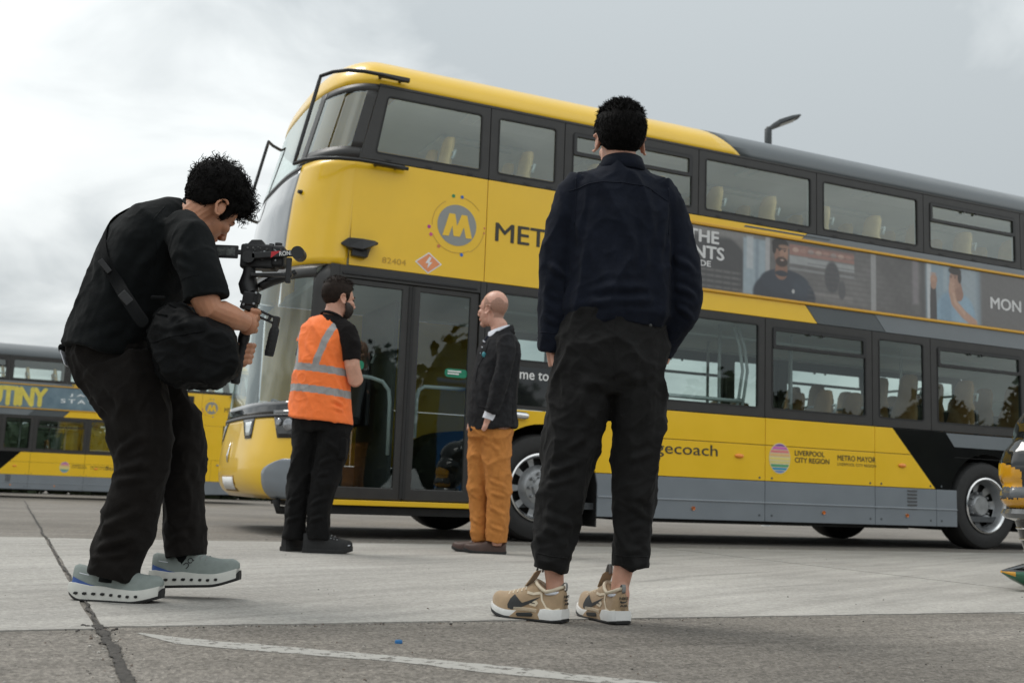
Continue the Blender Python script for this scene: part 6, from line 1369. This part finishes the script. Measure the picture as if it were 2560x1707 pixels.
MB().obox((.392,Y0-.008,1.206), (.078,.014,.0065), Matrix.Rotation(radians(-2),3,'Y')).build('quick_plate', m_gim, g, bevel=.002)
MB().tube([(.36,Y0-.024,1.210),(.43,Y0-.024,1.214)], .0028, 8).build('plate_rail', m_alloy, g)
MB().tube([(.345,Y0+.02,1.165),(.38,Y0+.05,1.195),(.43,Y0+.06,1.215),(.47,Y0+.05,1.235)], [.016,.020,.018,.010], 10).build('follow_arm', m_gim, g, smooth=True)
MB().add([(.388,Y0-.0285,1.267),(.424,Y0-.0285,1.2955),(.388,Y0-.0285,1.292)], [(0,1,2)]).build('red_flash', m_red, g)
v_, f_ = text_mesh('RONIN', .03); c_, s_ = cos(radians(6)), sin(radians(6))
MB().add([(.420+.060*x*c_-(.016*y)*s_, Y0-.0286-k, 1.2765+.060*x*s_+.016*y*c_) for x, y, k in v_], f_).build('lettering', m_white, g)
cm = empty('camera', tuple(OP)); tag(cm, 'black mirrorless video camera with flip-out screen mounted on the gimbal', 'camera')
MB().box(.266,.392,-.035,.035,1.232,1.325).build('camera_body', m_cam, cm, bevel=.010, seg=3)
MB().loft([[(x,-.022,z),(x,.025,z),(x,.022,z+h),(x,-.018,z+h)] for x, z, h in ((.288,1.322,.006),(.302,1.322,.022),(.340,1.322,.023),(.352,1.322,.008))]).build('viewfinder_hump', m_cam, cm, bevel=.003)
MB().box(.384,.432,-.040,.030,1.240,1.322).build('hand_grip', m_cam, cm, bevel=.012, seg=3)
MB().tube([(.345,.03,1.278),(.345,.075,1.278),(.345,.12,1.278)], [.036,.038,.041], 22).build('lens', m_gim, cm, smooth='auto')
MB().tube([(.404,-.012,1.320),(.404,-.012,1.334)], .014, 16).build('mode_dial', m_gim, cm, smooth='auto'); MB().tube([(.375,.0,1.322),(.375,.0,1.333)], .010, 14).build('control_dial', m_gim, cm, smooth='auto')
MB().box(.276,.296,-.008,.012,1.322,1.331).build('hot_shoe', m_alloy, cm)
scn = MB().box(.160,.258,-.034,-.024,1.266,1.316).build('flip_screen', m_cam, cm, bevel=.004)
MB().add([(.178,-.0345,1.276),(.247,-.0345,1.276),(.247,-.0345,1.308),(.178,-.0345,1.308)], [(0,1,2,3)]).build('display', mat('display_image', (.02,.022,.024), .2, col2=(.17,.18,.17), vscale=55), scn)
MB().box(.256,.270,-.033,-.022,1.282,1.300).build('screen_hinge', m_gim, cm, bevel=.002)
rb = random.Random(4)
for i in range(26): 
    x = rb.uniform(.285,.425); z = rb.uniform(1.262,1.312); MB().tube([(x,-.034 if x < .385 else -.040,z),(x,-.038 if x < .385 else -.0435,z)], rb.choice([.0025,.003,.0042]), 10).build('button', m_btn if i % 3 else m_alloy, cm)
# ---------------------------------------------------------------- sling bag
m_bag = cloth('bag_black_nylon', (.0048,.0052,.0056), .2, 40, .6, .0, .7); m_web = mat('bag_webbing', (.006,.0065,.007), .9, var=.2, vscale=300, bump=.4, bscale=500, spec=.1)
bg = empty('sling_bag', tuple(OP)); tag(bg, 'large black sling bag hanging at the bending man’s side', 'bag')
OUT = [(-.057,.983),(-.034,1.045),(.010,1.082),(.060,1.088),(.115,1.062),(.165,1.026),(.215,1.020),(.258,1.002),(.280,.950),(.288,.880),(.276,.826),(.225,.795),(.150,.783),(.060,.786),(.0,.815),(-.040,.880)]
b = MB(); rings = []
for y, k in ((-.315,.55),(-.308,.80),(-.285,.93),(-.25,.985),(-.20,1.0),(-.14,1.0),(-.09,.95),(-.06,.80),(-.05,.5)):
    rings.append(PC([(.115+(x-.115)*k, y, .925+(z-.925)*k) for x, z in OUT]))
b.loft(rings)
st = [((-.03,-.30,1.0),(.12,-.33,1.04),.016,.012),((.02,-.32,1.06),(.16,-.32,.98),.016,.012),((.16,-.32,1.02),(.20,-.33,.90),.016,.012),((.0,-.32,.90),(.20,-.33,.93),.014,.008),((-.02,-.31,.95),(.10,-.33,.80),.016,.008),((.22,-.31,1.0),(.26,-.28,.88),.014,.009)]
bag = fuse('bag_body', b, m_bag, bg, .0065, 6, addf(wrinkle(.013, 7.5, (1,1,1), 21, .006, 20), seg_fold(st))); bv = bvh_of(bag)
seam('zip', bv, [(-.04,-1,.985),(.03,-1,1.01),(.10,-1,1.0)], (0,1,0), .004, m_web, bag); seam('panel_seam', bv, [(-.04,-1,.90),(.06,-1,.905),(.16,-1,.93),(.25,-1,.95)], (0,1,0), .003, m_web, bag); seam('zip', bv, [(.02,-1,1.05),(.07,-1,1.055),(.12,-1,1.03)], (0,1,0), .004, m_web, bag)
MB().box(.035,.085,-.300,-.285,1.055,1.068).build('grab_tab', m_web, bag, bevel=.004)
tee_o = [o_ for o_ in bpy.data.objects if o_.name.startswith('t_shirt') and not o_.name.endswith('_tmp')][0]; tv = bvh_of(tee_o)
rough = [(.02,.16,1.43),(-.04,.12,1.46),(-.10,.06,1.46),(-.15,.0,1.45),(-.19,-.04,1.425),(-.225,-.08,1.375),(-.235,-.13,1.31),(-.205,-.19,1.24),(-.16,-.20,1.18),(-.115,-.21,1.125),(-.07,-.22,1.08),(-.030,-.23,1.045)]
P_ = []; Nn = []
for q in rough:
    h = tv.find_nearest(Vector(q)); P_.append(tuple(h[0]+h[1]*.007)); Nn.append(h[1])
P_ = P_[:-2]; Nn = Nn[:-2]
for q in ((-.080,-.258,1.085),(-.048,-.285,1.052),(-.015,-.308,1.015),(.015,-.322,.98),(.04,-.325,.955)): P_.append(q); Nn.append(Vector((-.15,-.97,.15)).normalized())
# a flat strap: ribbon whose width lies on the shirt
L_, R_, = [], []
for i, q in enumerate(P_):
    a, c = Vector(P_[max(0,i-1)]), Vector(P_[min(len(P_)-1,i+1)]); t = (c-a).normalized(); s2 = t.cross(Nn[i]).normalized()*.024
    L_.append(Vector(q)-s2); R_.append(Vector(q)+s2)
n = len(P_); sp = MB().add(L_+R_, [(i, n+i, n+i+1, i+1) for i in range(n-1)]).build('strap', m_web, bg, smooth=True); q = sp.modifiers.new('S','SOLIDIFY'); q.thickness = .004; q.offset = 1
q = sp.modifiers.new('B','SUBSURF'); q.levels = q.render_levels = 2
MB().obox(Vector(P_[8])+Nn[8]*.006, (.030,.004,.010), Matrix.Rotation(radians(48),3,'Y')).build('strap_slider', m_gim, bg, bevel=.002); MB().obox(Vector(P_[-4])+Nn[-4]*.007, (.030,.005,.016), Matrix.Rotation(radians(45),3,'Y')).build('strap_buckle', m_gim, bg, bevel=.003)
# ---------------------------------------------------------------- street lamp behind the bus
lp = empty('street_lamp', (5.12, 21.4, gz(5.12,21.4))); tag(lp, 'street lamp with flat dark head rising behind the bus roof', 'street lamp')
m_pole2 = mat('galvanised_pole', (.55,.57,.58), .45, var=.08, vscale=4); m_lh = mat('lamp_head_dark', (.05,.058,.064), .5, var=.15, vscale=10)
z0 = -gz(5.12,21.4)
MB().tube([(0,0,0),(0,0,1.2),(0,0,1.21),(0,0,7.72+z0)], [.085,.085,.065,.055], 14).build('pole', m_pole2, lp, smooth='auto')
MB().tube([(0,0,7.70+z0),(0,0,8.02+z0),(.02,0,8.06+z0)], [.075,.075,.06], 12).build('bracket', m_lh, lp, smooth='auto')
h_ = MB(); rr = []
for x, z, w, t in ((.0,8.03,.05,.04),(.08,8.09,.11,.045),(.20,8.16,.16,.05),(.45,8.26,.17,.04),(.60,8.315,.15,.022),(.66,8.335,.11,.012)):
    rr.append([(x,-w,z-t+z0),(x,w,z-t+z0),(x,w*.85,z+t+z0),(x,-w*.85,z+t+z0)])
h_.loft(rr).build('lamp_head', m_lh, lp, bevel=.012)
MB().add([(.24,-.11,8.118+z0),(.54,-.11,8.245+z0),(.54,.11,8.245+z0),(.24,.11,8.118+z0)], [(0,1,2,3)]).build('lamp_lens', mat('led_lens', (.42,.44,.42), .3, var=.1), lp)
# ---------------------------------------------------------------- painted sculpture at the edge of the yard
m_gl = mat('sculpture_black_gloss', (.006,.007,.007), .08, coat=.8, var=.2, vscale=6); m_gy = mat('sculpture_yellow_gloss', (.60,.29,.012), .12, coat=.8, var=.06, vscale=9); m_gg = mat('sculpture_grey_gloss', (.085,.09,.095), .15, coat=.7, var=.1, vscale=9); m_ggr = mat('sculpture_green_gloss', (.012,.11,.055), .12, coat=.8, var=.15, vscale=9)
sc = empty('sculpture', (2.965, 6.05, 0)); tag(sc, 'glossy black sculpture with yellow patches, ringed leg and green foot', 'sculpture')
b = MB(); b.ell((.02,0,.66), (.225,.20,.215)); b.ell((.10,0,.86), (.22,.22,.20), R=Matrix.Rotation(radians(-30),3,'Y')); b.tube([(.15,.05,.80),(.5,.2,.95),(.95,.3,1.0),(1.35,.35,.90)], [.25,.36,.38,.28], 20); b.ell((-.03,-.02,.52), (.185,.16,.10))
body = fuse('sculpture_body', b, m_gl, sc, .012, 8)
for m_ in (m_gy, m_gg): body.data.materials.append(m_)
for f in body.data.polygons:
    x, y, z = f.center; k = 0
    if x < .62 and y < .2:
        if .57 < z < .66+.9*(-.155-x) and x < -.150+.1*(.66-z): k = 1
        elif .51 < z <= .57 and x < -.12: k = 2
        elif .455 < z <= .505 and x < -.10: k = 1
    f.material_index = k
MB().lathe([(.0,.455),(.155,.45),(.168,.425),(.150,.40),(.10,.385),(0,.385)], 28, 'z', c=(-.03,-.01,0)).build('knee_collar', m_gg, sc, smooth='auto')
for i, (lx, ly) in enumerate(((0,0),(.22,.34),(1.15,.10),(1.30,.55))):
    lg = MB().tube([(lx-.02,ly,.44),(lx+.0,ly,.30),(lx+.025,ly,.17),(lx+.03,ly,.12)], [.115,.098,.078,.075], 24).build('leg', m_gl, sc, smooth='auto')
    for z, x, r in ((.345,-.005,.107),(.285,.003,.098),(.225,.015,.090)): MB().tube([(lx+x+r*cos(a), ly+r*sin(a), z) for a in np.linspace(0,2*pi,29)], .006, 8).build('leg_ring', m_chrome, lg, smooth=True)
    ft = MB(); rr = []
    for x, w, za, zb in ((-.215,.012,.098,.112),(-.16,.055,.062,.130),(-.08,.095,.025,.155),(.02,.12,.004,.165),(.12,.11,.004,.150),(.18,.06,.02,.11)):
        rr.append([(lx+x, ly+w*cos(a), (za+zb)/2+(zb-za)/2*sin(a)) for a in np.linspace(0,2*pi,16,endpoint=False)])
    fo = ft.loft(rr).build('foot', m_ggr, sc, smooth='auto'); fo.data.materials.append(m_gl); fo.data.materials.append(m_gy)
    for f in fo.data.polygons:
        x, y, z = f.center; f.material_index = 1 if z > .118+.1*(x-lx+.1) else (2 if (x-lx < -.13 and z > .09) else 0)
# ---------------------------------------------------------------- small things on the ground
cap = empty('bottle_cap', (-.29, 3.16, .0)); tag(cap, 'small blue plastic bottle cap lying on the ground', 'bottle cap')
MB().lathe([(0,.009),(.0095,.009),(.011,.006),(.011,.0005),(.009,.0005),(.009,.005),(0,.005)], 24, 'z').build('cap_shell', mat('blue_plastic', (.01,.13,.34), .4, var=.1, vscale=200), cap, smooth='auto')
rg = np.random.default_rng(12); gm = MB(); ico = [(0,0,1),(.89,0,.45),(.28,.85,.45),(-.72,.53,.45),(-.72,-.53,.45),(.28,-.85,.45),(.72,.53,-.45),(-.28,.85,-.45),(-.89,0,-.45),(-.28,-.85,-.45),(.72,-.53,-.45),(0,0,-1)]
icf = [(0,1,2),(0,2,3),(0,3,4),(0,4,5),(0,5,1),(1,6,2),(2,7,3),(3,8,4),(4,9,5),(5,10,1),(6,7,2),(7,8,3),(8,9,4),(9,10,5),(10,6,1),(11,7,6),(11,8,7),(11,9,8),(11,10,9),(11,6,10)]
def stone(x, y, r, z=0, k=0):
    s = r*rg.uniform(.6,1.3,3); s[2] *= .6; a = rg.uniform(0,6.28); gm.add([(x+(p[0]*cos(a)-p[1]*sin(a))*s[0]*rg.uniform(.8,1.2), y+(p[0]*sin(a)+p[1]*cos(a))*s[1], z+s[2]*(p[2]*rg.uniform(.8,1.2)+.55)) for p in ico], icf, k)
for i in range(1500):
    d = 1.9+9*rg.random()**2.2; w = rg.uniform(-.62,.62)*d; u = -sin(BA)*(w-PO.x)+cos(BA)*(d-PO.y)
    onc = -.25 < u < 4.4
    if onc and rg.random() < .72: continue
    stone(w, d, (.0016+.0030*rg.random()**3), .004 if onc else 0, int(rg.integers(0,3)))
for i in range(520):       # grit gathered along the joint and the strip edge
    if i % 2: y = rg.uniform(-1.6,-.2); x = rg.normal()*.028
    else: x = rg.uniform(-.1,2.6); y = -.255+rg.normal()*.018
    q = PO + AX*x + IN*y; stone(q.x, q.y, .0016+.0040*rg.random()**3, 0, int(rg.integers(0,3)))
for i in range(16):
    q = PO + AX*rg.normal()*.05 + IN*(-.26+rg.normal()*.05); stone(q.x, q.y, rg.uniform(.005,.010), 0, 0)
tag(gm.build('grit', [mat('grit_dark', (.055,.05,.046), .9, var=.4, vscale=90), mat('grit_brown', (.17,.135,.11), .9, var=.4, vscale=90), mat('grit_pale', (.36,.34,.31), .9, var=.3, vscale=90)]), 'scattered small stones and grit', None, None, 'stuff')
# ---------------------------------------------------------------- what the glass mirrors: wood across the road, blue cabin
m_leaf = mat('far_foliage', (.030,.045,.020), .8, var=.5, vscale=.6)
wd = MB(); rg = np.random.default_rng(5)
A_, B_ = Vector((14,-52,0)), Vector((78,14,0))
for i in range(64):
    c = A_.lerp(B_, (i+rg.uniform(-.4,.4))/63) + Vector((rg.normal()*2.5, rg.normal()*2.5, 0)); H_ = rg.uniform(5.6,7.8)*(1.3 if rg.random() < .2 else 1); R_ = rg.uniform(1.8,3.2)
    wd.tube([c, c+Vector((0,0,H_*.7))], [.25,.1], 6)
    wd.ell(c+Vector((0,0,H_*.45)), (R_*.85,R_*.85,H_*.47), 12, 9)
    for k in range(420):
        d = Vector(rg.normal(size=3)).normalized()*rg.random()**.4; q = c + Vector((d.x*R_, d.y*R_, H_*.52+d.z*H_*.5)); u = Vector(rg.normal(size=3)).normalized()*rg.uniform(.12,.32); w = u.orthogonal().normalized()*rg.uniform(.10,.26)
        wd.add([q-u-w, q+u-w, q+u+w, q-u+w], [(0,1,2,3)])
tag(wd.build('far_wood', m_leaf, norm=False), 'dark line of trees across the road behind the viewer', None, None, 'stuff')
cbn = empty('cabin', (10.6,-.9,0), radians(-43)); tag(cbn, 'tall blue metal cabin mirrored in the bus door glass', 'cabin')
m_bl = mat('cabin_blue_steel', (.012,.11,.30), .5, var=.12, vscale=3)
MB().box(-.55,.55,-.55,.55,.02,2.75).build('wall', m_bl, cbn, bevel=.02); MB().box(-.62,.62,-.62,.62,2.752,2.85).build('roof', m_bl, cbn, bevel=.02)
for k in range(7): MB().box(-.50+.16*k,-.44+.16*k,.551,.575,.1,2.65).build('rib', m_bl, cbn)

# ---------------------------------------------------------------- hedge added to darken the farther bus windows
hg = MB(); rg = np.random.default_rng(31)
hc = Vector((-12.5886,30.4,0)) + IN*7.5; zz = -.264
for i in range(26):
    c = hc + AX*(-9+i*.72+rg.normal()*.1) + IN*rg.normal()*.2; h = rg.uniform(2.1,2.5)
    hg.ell(c+Vector((0,0,zz+h*.5)), (.75,.7,h*.55), 10, 8)
    for k in range(130):
        d = Vector(rg.normal(size=3)).normalized(); q = c + Vector((d.x*.8, d.y*.75, zz+h*.5+d.z*h*.58)); u = Vector(rg.normal(size=3)).normalized()*rg.uniform(.05,.12); w = u.orthogonal().normalized()*rg.uniform(.04,.10)
        hg.add([q-u-w, q+u-w, q+u+w, q-u+w], [(0,1,2,3)])
tag(hg.build('backdrop', m_leaf, norm=False), 'dark green hedge added to darken the farther bus windows', 'backdrop')
